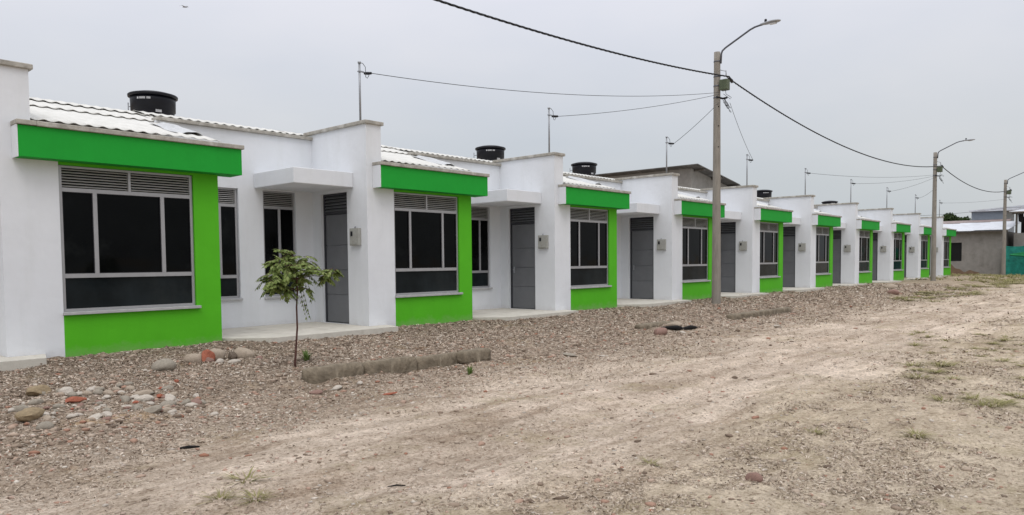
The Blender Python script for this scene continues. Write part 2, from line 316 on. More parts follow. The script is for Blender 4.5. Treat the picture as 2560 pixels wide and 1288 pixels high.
def ground_material():
    m = bpy.data.materials.new('dirt_ground'); m.use_nodes = True; t = m.node_tree; n = t.nodes; l = t.links
    b = n['Principled BSDF']; b.inputs['Roughness'].default_value = 0.95; b.inputs['Specular IOR Level'].default_value = 0.1
    g = n.new('ShaderNodeNewGeometry'); P = g.outputs['Position']
    def noise(scale, det=6, rough=0.6, src=P, dist=0.0):
        z = n.new('ShaderNodeTexNoise'); z.inputs['Scale'].default_value = scale; z.inputs['Detail'].default_value = det; z.inputs['Roughness'].default_value = rough; z.inputs['Distortion'].default_value = dist; l.new(src, z.inputs[0]); return z.outputs[0]
    def math_(op, a, b_=None, c=None, clamp=False):
        q = n.new('ShaderNodeMath'); q.operation = op; q.use_clamp = clamp
        for i, v in enumerate((a, b_, c)):
            if v is None: continue
            if isinstance(v, (int, float)): q.inputs[i].default_value = v
            else: l.new(v, q.inputs[i])
        return q.outputs[0]
    def ramp_(v, els):
        r = n.new('ShaderNodeValToRGB'); e = r.color_ramp.elements
        while len(e) < len(els): e.new(0.5)
        for i, (p, c) in enumerate(els): e[i].position = p; e[i].color = (*c, 1) if len(c) == 3 else c
        l.new(v, r.inputs[0]); return r.outputs[0]
    def mix(f, a, b_, mode='MIX'):
        q = n.new('ShaderNodeMixRGB'); q.blend_type = mode
        for i, v in enumerate((f, a, b_)):
            if isinstance(v, (int, float)): q.inputs[i].default_value = v
            elif isinstance(v, tuple): q.inputs[i].default_value = (*v, 1)
            else: l.new(v, q.inputs[i])
        return q.outputs[0]
    sp = n.new('ShaderNodeSeparateXYZ'); l.new(P, sp.inputs[0]); X, Y = sp.outputs['X'], sp.outputs['Y']
    st = n.new('ShaderNodeMapping'); st.inputs['Scale'].default_value = (0.35, 1, 1); l.new(P, st.inputs[0])
    edge = noise(0.9, 7, 0.68, st.outputs[0])
    yy = math_('MULTIPLY_ADD', edge, 3.2, math_('ADD', Y, -1.6))
    yn = math_('MULTIPLY', yy, 0.1)
    # pale dust of the wheel tracks, darker litter on the verge
    lit = (0.36, 0.29, 0.23); dust = (0.68, 0.575, 0.475); mid = (0.58, 0.49, 0.375)
    base = ramp_(yn, [(0.0, mid), (0.10, (0.60, 0.51, 0.395)), (0.24, mid), (0.33, dust), (0.40, (0.56, 0.465, 0.375)), (0.47, dust), (0.56, (0.57, 0.48, 0.39)), (0.66, (0.46, 0.38, 0.305)), (0.80, lit), (1.0, (0.31, 0.25, 0.198))])
    fx = n.new('ShaderNodeMapRange'); fx.inputs['From Min'].default_value = 18; fx.inputs['From Max'].default_value = 45; fx.inputs['To Max'].default_value = 0.75; l.new(X, fx.inputs['Value'])
    base = mix(fx.outputs[0], base, (0.44, 0.37, 0.28))
    big = noise(0.55, 4, 0.6)
    base = mix(1.0, base, ramp_(big, [(0.32, (0.80, 0.78, 0.75)), (0.5, (1, 1, 1)), (0.68, (1.14, 1.14, 1.14))]), 'MULTIPLY')
    m1 = noise(7, 8, 0.72)
    base = mix(1.0, base, ramp_(m1, [(0.3, (0.72, 0.70, 0.67)), (0.52, (1, 1, 1)), (0.75, (1.2, 1.2, 1.2))]), 'MULTIPLY')
    m2 = noise(38, 6, 0.7, P, 0.6)
    base = mix(1.0, base, ramp_(m2, [(0.35, (0.46, 0.41, 0.36)), (0.46, (0.90, 0.885, 0.87)), (0.56, (1.04, 1.04, 1.04)), (0.7, (1.28, 1.28, 1.26))]), 'MULTIPLY')
    m3 = noise(2.3, 7, 0.7, st.outputs[0])
    base = mix(1.0, base, ramp_(m3, [(0.34, (0.76, 0.72, 0.68)), (0.47, (0.97, 0.965, 0.96)), (0.66, (1.1, 1.1, 1.1))]), 'MULTIPLY')
    sm = n.new('ShaderNodeMapping'); sm.inputs['Scale'].default_value = (0.10, 1, 1); sm.inputs['Rotation'].default_value = (0, 0, 0.03); l.new(P, sm.inputs[0])
    s1 = noise(5.5, 5, 0.6, sm.outputs[0]); lane = ramp_(yn, [(0.12, (0, 0, 0)), (0.2, (1, 1, 1)), (0.58, (1, 1, 1)), (0.66, (0, 0, 0))])
    base = mix(lane, base, mix(1.0, base, ramp_(s1, [(0.36, (0.80, 0.775, 0.75)), (0.5, (1, 1, 1)), (0.64, (1.12, 1.12, 1.13))]), 'MULTIPLY'))
    m4 = noise(18, 7, 0.75, P, 0.4); lump = mix(1.0, base, ramp_(m4, [(0.36, (0.50, 0.45, 0.40)), (0.47, (0.92, 0.90, 0.885)), (0.58, (1.05, 1.05, 1.05)), (0.68, (1.25, 1.25, 1.25))]), 'MULTIPLY')
    base = mix(ramp_(yn, [(0.5, (0.3, 0.3, 0.3)), (0.75, (0.95, 0.95, 0.95))]), base, lump)
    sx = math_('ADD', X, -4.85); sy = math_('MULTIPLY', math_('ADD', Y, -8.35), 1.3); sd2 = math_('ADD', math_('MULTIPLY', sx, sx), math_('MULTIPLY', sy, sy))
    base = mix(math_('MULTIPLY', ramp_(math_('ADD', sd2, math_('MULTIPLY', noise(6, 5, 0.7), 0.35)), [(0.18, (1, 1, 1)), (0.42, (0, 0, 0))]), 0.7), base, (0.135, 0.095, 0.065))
    # yellowish dried grass roots and ochre stains
    yel = ramp_(noise(1.3, 6, 0.7), [(0.54, (0, 0, 0)), (0.68, (1, 1, 1))])
    base = mix(math_('MULTIPLY', yel, 0.35), base, (0.34, 0.285, 0.15))
    # broken-brick dust on the verge
    red = ramp_(noise(2.6, 7, 0.75), [(0.57, (0, 0, 0)), (0.66, (1, 1, 1))])
    ver = ramp_(yn, [(0.55, (0, 0, 0)), (0.65, (1, 1, 1))])
    base = mix(math_('MULTIPLY', math_('MULTIPLY', red, ver), 0.3), base, (0.42, 0.19, 0.12))
    # small dark specks: twigs and holes
    vo = n.new('ShaderNodeTexVoronoi'); vo.inputs['Scale'].default_value = 22; l.new(P, vo.inputs[0])
    sk = ramp_(vo.outputs['Distance'], [(0.06, (1, 1, 1)), (0.14, (0, 0, 0))])
    sk2 = ramp_(noise(3.1, 3), [(0.48, (0, 0, 0)), (0.6, (1, 1, 1))])
    base = mix(math_('MULTIPLY', math_('MULTIPLY', sk, sk2), 0.7), base, (0.07, 0.05, 0.035))
    # ochre sand spilled in the rubble patch
    dx = math_('MULTIPLY', math_('ADD', X, -2.35), 1.1); dy = math_('MULTIPLY', math_('ADD', Y, -6.85), 2.2)
    dd = math_('ADD', math_('MULTIPLY', dx, dx), math_('MULTIPLY', dy, dy)); oc = ramp_(math_('ADD', dd, math_('MULTIPLY', noise(4.5, 5, 0.7), 1.4)), [(0.70, (1, 1, 1)), (1.0, (0, 0, 0))])
    base = mix(math_('MULTIPLY', oc, 0.75), base, (0.46, 0.325, 0.20))
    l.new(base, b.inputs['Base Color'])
    h1 = noise(16, 8, 0.72); h2 = noise(75, 6, 0.7, P, 0.5)
    b1 = n.new('ShaderNodeBump'); b1.inputs['Strength'].default_value = 0.7; b1.inputs['Distance'].default_value = 0.05; l.new(h1, b1.inputs['Height'])
    b2 = n.new('ShaderNodeBump'); b2.inputs['Strength'].default_value = 0.8; b2.inputs['Distance'].default_value = 0.02; l.new(h2, b2.inputs['Height']); l.new(b1.outputs[0], b2.inputs['Normal'])
    l.new(b2.outputs[0], b.inputs['Normal'])
    return m
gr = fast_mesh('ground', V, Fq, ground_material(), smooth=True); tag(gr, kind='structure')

# ------------------------------------------------------------------ houses
FY = 11.268                      # plane of the street fronts
HX = [2.615, 8.432, 14.081, 19.775, 25.536, 31.306, 37.157, 43.137, 49.047, 55.054]
HS = [1.042, 0.987, 0.97, 0.99, 1.01, 0.984, 1.004, 1.007, 0.999, 1.011]
HZ = [0.988, 0.996, 0.998, 0.99, 1.003, 1.003, 1.003, 1.01, 1.0, 1.006]
HO = [0.012, 0.0, -0.02, -0.016, -0.018, -0.014, -0.018, -0.02, 0.0, 0.008]
TOPZ = 3.83; SOF = 2.637; BY = 1.83; DEP = 7.2

def louvre(mb_s, x0, x1, y, z0, z1, n, axis='x'):
    h = (z1 - z0) / n
    for i in range(n):
        zc = z0 + (i + 0.5) * h
        if axis == 'x': mb_s.box(x0, x1, y - 0.020, y + 0.020, zc - 0.003, zc + 0.003, rot=Matrix.Rotation(R(24), 3, 'X'))
        else: mb_s.box(y - 0.022, y + 0.022, x0, x1, zc - 0.003, zc + 0.003, rot=Matrix.Rotation(R(-38), 3, 'Y'))

def window(parent, x0, x1, z0, z1, zl, zt, mulls, y, small=False):
    """frame set into the wall at depth y; zl louvre bottom, zt transom centre, mulls list of mullion x"""
    f = MB(); w = 0.038; d0, d1 = y, y + 0.05
    for a, b_ in ((x0, x0 + w), (x1 - w, x1)): f.box(a, b_, d0, d1, z0, z1)
    f.box(x0 + w, x1 - w, d0, d1, z0, z0 + w); f.box(x0 + w, x1 - w, d0, d1, z1 - w * .8, z1)
    f.box(x0 + w, x1 - w, d0 - 0.004, d1, zl - 0.028, zl + 0.028); f.box(x0 + w, x1 - w, d0 - 0.004, d1, zt - 0.03, zt + 0.03)
    for q in mulls: f.box(q - 0.026, q + 0.026, d0 - 0.006, d1, zt + 0.03, zl - 0.028)
    if not small: f.box((x0 + x1) / 2 - 0.016, (x0 + x1) / 2 + 0.016, d0 - 0.006, d1, zl + 0.028, z1 - w * .8)
    fr = f.build('window', M['frame'], parent)
    qs = [x0 + w] + [v for q in mulls for v in (q - 0.026, q + 0.026)] + [x1 - w]
    for a, b_ in zip(qs[::2], qs[1::2]):
        p = MB().box(a + 0.010, b_ - 0.010, d0 + 0.026, d0 + 0.032, zt + 0.04, zl - 0.038).build('pane', M['glass'], fr)
        g = MB()          # black rubber gasket around each pane
        for u, v, s_, t_ in ((a, a + .010, zt + .03, zl - .028), (b_ - .010, b_, zt + .03, zl - .028)): g.box(u, v, d0 + .012, d0 + .034, s_, t_)
        g.box(a + .010, b_ - .010, d0 + .012, d0 + .034, zt + .03, zt + .04); g.box(a + .010, b_ - .010, d0 + .012, d0 + .034, zl - .038, zl - .028)
        g.build('gasket', M['black'], fr)
    MB().box(x0 + w, x1 - w, d0 + 0.02, d0 + 0.028, z0 + w, zt - 0.03).build('lower_pane', M['glass2'], fr)
    s_ = MB(); xs = [x0 + w, x1 - w] if small else [x0 + w, (x0 + x1) / 2 - 0.016, (x0 + x1) / 2 + 0.016, x1 - w]
    for a, b_ in zip(xs[::2], xs[1::2]): louvre(s_, a, b_, d0 + 0.022, zl + 0.034, z1 - w * .8, 7)
    s_.build('louvre', M['slat'], fr)
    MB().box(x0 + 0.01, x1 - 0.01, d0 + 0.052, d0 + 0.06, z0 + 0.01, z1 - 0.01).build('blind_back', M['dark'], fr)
    return fr

def corrugated(name, x0, x1, ya, za, yb, zb, parent, thick=0.010, pitch=0.177, amp=0.030, amp2=0.011, m='roof'):
    n = max(8, int((x1 - x0) / pitch * 10)); xs = np.linspace(x0, x1, n + 1)
    amp *= .72; prof = ((1 + np.cos(2 * np.pi * (xs - x0) / pitch)) / 2) ** 1.3
    V = []; rows = 5
    for off in (0, -thick):
        for q in range(rows):
            t = (0, .12, .4, .8, 1)[q]; A = amp + (amp2 - amp) * min(1, t * 1.6)
            for x, p in zip(xs, prof): V.append((x, ya + (yb - ya) * t, za + (zb - za) * t + A * p + off))
    k = n + 1; F = []; o = rows * k
    for r in range(rows - 1):
        for i in range(n):
            F.append((r * k + i, r * k + i + 1, (r + 1) * k + i + 1, (r + 1) * k + i))
            F.append((o + r * k + i, o + (r + 1) * k + i, o + (r + 1) * k + i + 1, o + r * k + i + 1))
    for i in range(n):
        F.append((i, o + i, o + i + 1, i + 1)); F.append(((rows - 1) * k + i, (rows - 1) * k + i + 1, o + (rows - 1) * k + i + 1, o + (rows - 1) * k + i))
    return fast_mesh(name, np.array(V), np.array(F), M[m], parent=parent, smooth=False)

def make_house():
    r = empty('row_house')
    # side wall that rises above the roof as a fin; it holds the door (local y = 0 at the street front)
    s = MB(); rect_wall(s, 'y', 0.0, 0.354, 0.0, 2.0, -0.5, TOPZ, [(0.642, 1.53, -0.0, 2.60)]); s.build('fin_wall', M['white'], r)
    MB().box(-0.045, 0.40, -0.045, 2.055, TOPZ, TOPZ + 0.07, bev=0.012).build('fin_coping', M['cap'], r)
    MB().box(0.354, 0.649, 0.0, 0.15, -0.5, SOF + .3).build('front_wall', M['white'], r)
    g = MB(); rect_wall(g, 'x', 0.0, 0.15, 0.649, 2.8, -0.5, SOF + .3, [(0.649, 2.42, 0.555, 2.60)]); g.build('green_front_wall', M['lime'], r)
    MB().box(2.65, 2.8, 0.15, BY, -0.5, 3.0).build('end_wall', M['white'], r)
    # deep green band that overhangs the window, cream end, cement coping
    bd = MB().box(0.154, 3.079, -0.237, -0.002, SOF, 3.046, bev=0.004).build('green_band', M['green'], r)
    MB().box(2.803, 3.079, -0.0018, 0.16, SOF, 3.046).build('band_return', M['green'], r)
    MB().box(0.142, 0.154, -0.239, -0.002, SOF - 0.004, 3.05).build('band_end', M['white'], r)
    MB().box(0.356, 3.11, -0.275, 0.17, 3.048, 3.115, bev=0.010).build('band_coping', M['cap'], r)
    MB().box(0.135, 0.356, -0.275, -0.003, 3.052, 3.115, bev=0.008).build('band_coping', M['cap'], r)
    window(r, 0.655, 2.415, 0.56, 2.595, 2.262, 1.06, [1.085, 1.975], 0.035)
    MB().box(0.640, 2.47, -0.055, 0.034, 0.515, 0.558, bev=0.005).build('sill', M['sill'], r)
    # recessed back wall with two narrow windows, parapet and coping
    b = MB(); rect_wall(b, 'x', BY, 0.15, -3.12, -0.0, -0.5, 3.72, [(-2.36, -1.63, 0.56, 2.64), (-1.12, -0.40, 0.56, 2.64)]); b.build('back_wall', M['white'], r)
    MB().box(-3.12, 0.0, BY - 0.06, BY + 0.19, 3.722, 3.785, bev=0.010).build('parapet_coping', M['cap'], r)
    for a in (-2.36, -1.12):
        window(r, a + .003, a + .72, 0.563, 2.637, 2.317, 0.972, [a + 0.37], BY + 0.045, small=True)
        MB().box(a - .02, a + .75, BY - 0.05, BY + 0.044, 0.515, 0.558, bev=0.005).build('sill', M['sill'], r)
    MB().box(-1.30, -0.003, 0.42, BY - .003, 2.664, 2.95, bev=0.012).build('door_canopy', M['white'], r)
    # porch slab
    p = MB(); p.poly([(-3.1, BY - .003), (-0.003, BY - .003), (-0.003, -0.003), (0.42, -0.003), (0.30, -0.50), (-2.34, -0.50), (-2.97, 0.20)], -0.35, 0.0); p.build('porch_slab', M['slab'], r)
    # door
    d = MB(); X = 0.075
    for a, b_ in ((0.645, 0.685), (1.487, 1.527)): d.box(X - .02, X + .05, a, b_, 0.006, 2.597)
    d.box(X - .02, X + .05, 0.685, 1.487, 2.557, 2.597); d.box(X - .02, X + .05, 0.685, 1.487, 2.19, 2.235)
    df = d.build('door', M['doorframe'], r)
    lf = MB(); zz = [0.015, 0.575, 1.07, 1.565, 2.185]
    for a, b_ in zip(zz, zz[1:]): lf.box(X, X + .035, 0.69, 1.482, a + .009, b_ - .009, bev=0.006)
    lf.box(X + .012, X + .03, 0.69, 1.482, 0.015, 2.185)
    lf.build('door_leaf', M['door'], df)
    lv = MB(); 
    for i in range(5):
        zc = 2.235 + (i + .5) * 0.0644; lv.box(X - .02, X + .04, 0.685, 1.487, zc - .004, zc + .004, rot=Matrix.Rotation(R(-48), 3, 'Y'))
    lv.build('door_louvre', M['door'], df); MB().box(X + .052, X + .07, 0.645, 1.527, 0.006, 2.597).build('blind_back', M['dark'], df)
    MB().tube([(X - .0, 1.41, 1.02), (X - .05, 1.41, 1.02), (X - .055, 1.34, 1.02)], 0.011, 8).box(X - .008, X + .002, 1.385, 1.435, 0.93, 1.09).build('handle', M['metal'], df)
    # roof over the front volume: overlapping corrugated rows and a ridge cap
    sl = 0.283; z0 = 3.155
    corrugated('roof_sheet', 0.36, 2.93, 0.10, z0 + .040, 2.06, z0 + .040 + sl * 1.96, r)
    corrugated('roof_sheet', 0.36, 2.93, 1.90, z0 + .060 + sl * 1.80, 3.1, z0 + .055 + sl * 3.0, r)
    corrugated('roof_sheet', -3.0, -0.02, 1.99, 3.70, 3.1, z0 + .055 + sl * 3.0, r)
    for a, b_ in ((0.36, 2.93), (-3.0, -0.02), (-0.02, 0.36)):
        corrugated('ridge_tile', a, b_, 2.72, z0 + .082 + sl * 2.62, 3.1, z0 + .085 + sl * 3.0, r)
        corrugated('ridge_tile', a, b_, 3.45, z0 + .085 + sl * 2.65, 3.1, z0 + .085 + sl * 3.0, r)
        corrugated('roof_sheet', a, b_, DEP + .3, z0 + .055 - sl * 1.1, 3.1, z0 + .055 + sl * 3.0, r)
    rear = MB(); rear.box(-3.0, 2.93, DEP, DEP + .15, -0.5, 2.78); rear.box(2.78, 2.93, BY + .15, DEP, -0.5, 2.75); rear.build('rear_wall', M['white'], r)
    # wrinkled flashing sheet where the roof meets the parapet
    fb = bmesh.new(); bmesh.ops.create_grid(fb, x_segments=10, y_segments=8, size=0.5)
    for v in fb.verts:
        x, y = v.co.x, v.co.y; v.co = Vector((2.62 + x * 0.44 + 0.02 * math.sin(9 * y), 1.0 + y * 0.95, 3.215 + sl * (0.90 + y * .95) + 0.05 * math.exp(-((x - .1) / .22) ** 2) + 0.012 * math.sin(14 * x + 5 * y)))
    bmesh.ops.solidify(fb, geom=list(fb.faces), thickness=0.006); mbf = MB(); mbf.merge(fb); mbf.build('flashing', M['plastic'], r)
    return r

house0 = make_house()
HL = ['nearest white and green row house, its big window filling the left of the photo',
      'white and green row house whose porch has the leafy sapling in front of it',
      'white and green row house whose door stands left of the third large window',
      'white and green row house with the unpainted block building rising right behind its roof',
      'white and green row house whose door stands just right of the nearest concrete pole',
      'sixth white and green row house, its mast wired farthest to the second pole',
      'seventh white and green row house, tank rim just peeking over its tall wall',
      'white and green row house, eighth from the left, between the two lamp poles',
      'white and green row house just left of the second lamp pole',
      'white and green row house at the far end, ending beside the low block building']
houses = []
for i in range(10):
    h = house0 if i == 0 else copy_tree(house0)
    h.location = (HX[i], FY, HO[i]); h.scale = (HS[i], 1, HZ[i])
    tag(h, HL[i], 'house', 'white and green row houses'); houses.append(h)

# meter boxes beside the doors
def make_meter():
    r = empty('meter_box')
    b = MB().box(-0.065, 0.0, -0.145, 0.145, -0.165, 0.165, bev=0.008).build('box_body', M['box'], r)
    MB().box(-0.072, -0.0655, -0.115, 0.115, -0.14, 0.14, bev=0.003).build('box_cover', M['box'], r)
    MB().box(-0.078, -0.0722, 0.035, 0.095, 0.015, 0.105, bev=0.002).build('dial_window', M['black'], r)
    MB().tube([(-0.03, 0.02, 0.165), (-0.012, 0.02, 0.20)], 0.014, 8).build('conduit', M['metal'], r)
    return r
meter0 = make_meter()
near = ['on the wall beside the door behind the sapling', 'on the second house after the sapling', 'on the house left of the nearest pole', 'just right of the door behind the nearest pole',
        'on the sixth house from the left', 'on the seventh house from the left', 'on the eighth house from the left', 'on the ninth house, left of the second pole', 'on the last house, right of the second pole']
for i in range(1, 10):
    m_ = meter0 if i == 1 else copy_tree(meter0)
    m_.location = (HX[i] - 0.001, 11.61, 1.71 * HZ[i] + HO[i])
    tag(m_, 'grey electric meter box ' + near[i - 1], 'meter box', 'meter boxes beside the doors')

# service masts on the fins
def make_mast():
    r = empty('service_mast')
    MB().tube([(0, 0, 0), (0, 0, 1.10)], 0.021, 10).tube([(0, 0, 1.09), (0, 0, 1.12)], 0.034, 10).build('pipe', M['metal'], r)
    MB().box(0.0, 0.10, -0.012, 0.012, 0.93, 0.955).box(-0.03, 0.03, -0.03, 0.03, 0.93, 0.95).build('bracket', M['metal'], r)
    MB().tube([(0.115, -0.0, 0.925), (0.135, -0.07, 0.915), (0.150, -0.16, 0.905)], [0.026, 0.03, 0.024], 8).build('connector', M['black'], r)
    MB().tube([(0.0, 0, 1.10), (0.06, -0.02, 1.10), (0.10, -0.05, 1.03), (0.095, -0.06, 0.93), (0.09, -0.07, 0.84), (0.11, -0.09, 0.815), (0.135, -0.10, 0.86), (0.14, -0.12, 0.905)], 0.006, 6).build('drip_loop', M['wire'], r)
    return r
mast0 = make_mast()
masts = []
MX = [8.43, 14.09, 19.75, 25.43, 31.115, 37.01, 43.01, 48.94, 55.12]
ML = ['tallest-looking service mast, leftmost, on the tall wall above the sapling house', 'second service mast from the left, wire running level to the nearest pole', 'third service mast, standing in front of the unpainted block building',
      'service mast just right of the nearest pole, its wire hanging steeply', 'fifth service mast, first of those wired to the second pole', 'sixth service mast from the left', 'seventh service mast from the left', 'service mast just left of the second pole', 'service mast just right of the second pole']
for i in range(9):
    m_ = mast0 if i == 0 else copy_tree(mast0)
    z = (TOPZ + .07) * HZ[i + 1] + HO[i + 1]; m_.location = (MX[i] + 0.02, 11.45, z - 0.01)
    tag(m_, 'grey steel ' + ML[i], 'service mast', 'service masts on the tall walls'); masts.append(Vector((MX[i] + .17, 11.29, z + 0.895)))

# ------------------------------------------------------------------ water tanks
def make_tank():
    r = empty('water_tank')
    MB().lathe([(0.355, 0), (0.36, 0.02), (0.385, 0.28), (0.39, 0.30), (0.41, 0.31), (0.415, 0.5), (0.42, 0.58)], 40).build('tank_body', M['tank'], r)
    MB().lathe([(0.425, 0.58), (0.455, 0.582), (0.46, 0.62), (0.445, 0.635), (0.30, 0.675), (0.08, 0.70)], 40).build('lid', M['tank'], r)
    for a in range(0, 360, 60):
        pass
    lg = MB()
    for a0, a1 in ((206, 211), (213, 229), (232, 242)):
        k = 6
        for j in range(k):
            a = R(a0 + (a1 - a0) * (j + .5) / k); w = 0.42 * R(a1 - a0) / k * (0.78 if a1 - a0 > 6 else 1)
            lg.box(-0.002, 0.004, -w / 2, w / 2, -0.02, 0.02)
            bmesh.ops.transform(lg.bm, matrix=Matrix.Translation((0.418 * math.cos(a), 0.418 * math.sin(a), 0.51)) @ Matrix.Rotation(a, 4, 'Z'), verts=lg.bm.verts[-8:])
    lg.build('lettering', M['print'], r)
    lb = MB(); a = R(262); lb.box(-0.002, 0.004, -0.055, 0.055, -0.03, 0.03, bev=0.001); bmesh.ops.transform(lb.bm, matrix=Matrix.Translation((0.386, 0, 0.28)), verts=lb.bm.verts); bmesh.ops.transform(lb.bm, matrix=Matrix.Rotation(a, 4, 'Z'), verts=lb.bm.verts)
    lb.build('sticker', M['print'], r)
    MB().tube([(-0.34, 0.36, -0.05), (-0.34, 0.36, 0.50)], 0.012, 8).tube([(-0.34, 0.36, 0.42), (-0.29, 0.30, 0.42)], 0.010, 6).build('feed_pipe', M['metal'], r)
    return r
t0_ = make_tank()
TK = [(6.17, 3.95, 1.0, 'black water tank nearest the camera, behind the roof of the nearest house'), (15.94, 3.97, 1.0, 'black water tank between the first two service masts'),
      (20.65, 3.93, 1.0, 'black water tank directly left of the unpainted block building'), (35.65, 3.98, 1.0, 'black water tank right of the nearest pole, in the gap beside a tall wall'), (45.3, 3.97, 1.0, 'black water tank of which only the domed lid shows above a tall wall')]
for i, (x, z, s_, lb_) in enumerate(TK):
    o = t0_ if i == 0 else copy_tree(t0_)
    o.location = (x, 15.2, z); tag(o, lb_, 'water tank', 'black rooftop water tanks')
    if i in (0, 1): pass

# ------------------------------------------------------------------ lamp poles
def make_pole(coil=True):
    r = empty('lamp_pole'); H_ = 7.32
    n = 24; prof = [(0.135 - 0.045 * k / n, -0.4 + (H_ + 0.4) * k / n) for k in range(n + 1)]
    MB().lathe(prof, 20).build('shaft', M['pole'], r)
    bb = MB()
    for z in (7.05, 6.62, 6.35, 6.02): 
        rr = 0.135 - 0.045 * (z + .4) / (H_ + .4) + 0.004; bb.lathe([(rr, z - .018), (rr + .004, z - .016), (rr + .004, z + .016), (rr, z + .018)], 20)
    bb.build('strap', M['arm'], r)
    hol = MB()
    for z in (5.75, 5.2, 4.6): hol.tube([(-0.06, -0.075, z), (-0.078, -0.095, z)], 0.016, 8)
    hol.build('bolt_hole', M['dark'], r)
    a = MB(); a.tube([(0, -0.115, 6.98), (0, -0.13, 7.25), (0, -0.16, 7.33), (0, -0.26, 7.40), (0, -0.98, 7.745), (0, -1.12, 7.79), (0, -1.24, 7.805), (0, -1.34, 7.81)], 0.026, 10)
    a.build('arm', M['arm'], r)
    h = MB(); prof = [(-1.28, 0.035, 0.03), (-1.35, 0.06, 0.038), (-1.45, 0.085, 0.045), (-1.58, 0.12, 0.05), (-1.70, 0.12, 0.048), (-1.80, 0.085, 0.035), (-1.85, 0.02, 0.012)]
    rings = []
    for y, w, t_ in prof:
        rings.append([h.bm.verts.new((w * math.cos(q), y, 7.82 + t_ * math.sin(q) * (1.0 if math.sin(q) > 0 else 0.7))) for q in [2 * math.pi * k / 14 for k in range(14)]])
    for p, q in zip(rings, rings[1:]):
        for k in range(14): f = h.bm.faces.new((p[k], p[(k + 1) % 14], q[(k + 1) % 14], q[k])); f.smooth = True
    h.bm.faces.new(rings[0]); h.bm.faces.new(rings[-1][::-1])
    head = h.build('lamp_head', M['lamp'], r)
    MB().box(-0.07, 0.07, -1.72, -1.54, 7.767, 7.785, bev=0.004).build('lens', M['lens'], head)
    MB().lathe([(0.035, 7.855), (0.035, 7.925), (0.025, 7.94)], 12, (0, -1.43, 0)).build('photocell', M['black'], head)
    MB().box(-0.11, 0.11, -0.35, -0.115, 6.20, 6.50, bev=0.02).box(-0.04, 0.04, -0.12, -0.08, 6.24, 6.46).build('junction_box', M['olive'], r)
    b = MB(); b.tube([(0, -0.09, 6.80), (0.03, -0.26, 6.74)], 0.010, 6).tube([(0.03, -0.26, 6.76), (0.04, -0.26, 6.60)], 0.015, 8).tube([(0.04, -0.26, 6.60), (0.10, -0.30, 6.56), (0.22, -0.30, 6.53)], 0.018, 6)
    b.build('cable_bracket', M['metal'], r)
    c = MB(); c.tube([(0.12, -0.30, 6.57), (0.34, -0.30, 6.48)], [0.045, 0.04], 8).tube([(0.20, -0.26, 6.60), (0.30, -0.33, 6.50)], 0.035, 8)
    c.build('clamp', M['black'], r)
    w = MB()
    w.tube([(0.0, -0.26, 6.20), (0.0, -0.28, 6.08), (0.03, -0.34, 6.04), (0.05, -0.42, 5.97), (0.02, -0.40, 5.93), (-0.02, -0.30, 6.02), (0, -0.20, 6.10)], 0.007, 6)
    for k, (dx, rr, dz) in enumerate(((0.02, 0.16, 0), (0.05, 0.20, 0.02), (0.0, 0.25, -0.02), (0.04, 0.13, -.05))):
        pts = [(dx + 0.05 * math.sin(3 * t_), -0.20 - rr * .5 * (1 - math.cos(t_)) * .9, 5.98 + dz - rr * 1.5 * math.sin(t_ / 2) ** 2 - 0.02 * k) for t_ in np.linspace(0, 2 * math.pi, 18)]
        w.tube(pts, 0.006, 5)
    w.tube([(-0.12, -0.05, 6.02), (0.12, -0.12, 6.0), (0.05, -0.28, 5.99)], 0.03, 8)
    w.build('wire_coil', M['cable'], r)
    return r
PL = [(19.85, 9.85), (45.15, 9.62), (62.0, 8.78)]
PLL = ['tall grey concrete lamp pole nearest the camera, with olive box and tangle of wires', 'grey concrete lamp pole in the middle distance, in front of the far houses', 'farthest grey concrete lamp pole at the right edge beside the teal net']
pole0 = make_pole(); poles = []
for i, (x, y) in enumerate(PL):
    o = pole0 if i == 0 else copy_tree(pole0)
    o.location = (x, y, -0.14); tag(o, PLL[i], 'lamp pole', 'concrete street lamp poles'); o.scale = (1, 1, (1.0, 0.965, 0.93)[i]); poles.append(o)
PZ = [1.0, 0.965, 0.93]

# ------------------------------------------------------------------ cables
def sagpts(a, b, sag, n):
    a = Vector(a); b = Vector(b); return [a.lerp(b, t) - Vector((0, 0, 4 * sag * t * (1 - t))) for t in np.linspace(0, 1, n)]
def twisted(name, a, b, sag, rad, off, label):
    n = 260; base = sagpts(a, b, sag, n); L_ = (Vector(b) - Vector(a)).length; m_ = MB()
    for s_ in range(3):
        pts = []
        for i, p in enumerate(base):
            q = 2 * math.pi * (i / n * L_ / 0.55) + s_ * 2.094
            pts.append(p + Vector((0, math.cos(q), math.sin(q))) * off)
        m_.tube(pts, rad, 5)
    return tag(m_.build(name, M['cable']), label, 'cable', 'thick twisted cables from pole to pole')
def att(i, dz, dx=0.0, dy=-0.3): return (PL[i][0] + dx, PL[i][1] + dy, -0.14 + dz * PZ[i])
twisted('power_cable', (-5.4, 9.55, 6.40), att(0, 6.60, 0.15), 0.70, 0.012, 0.013, 'thick black twisted cable coming in from the top edge to the nearest pole')
twisted('power_cable', att(0, 6.52, 0.3), att(1, 6.55, 0.1), 0.82, 0.012, 0.013, 'thick black twisted cable sagging between the nearest pole and the second pole')
twisted('power_cable', att(1, 6.5, 0.3), att(2, 6.55, 0.1), 0.62, 0.012, 0.013, 'thick black twisted cable sagging between the second pole and the farthest pole')
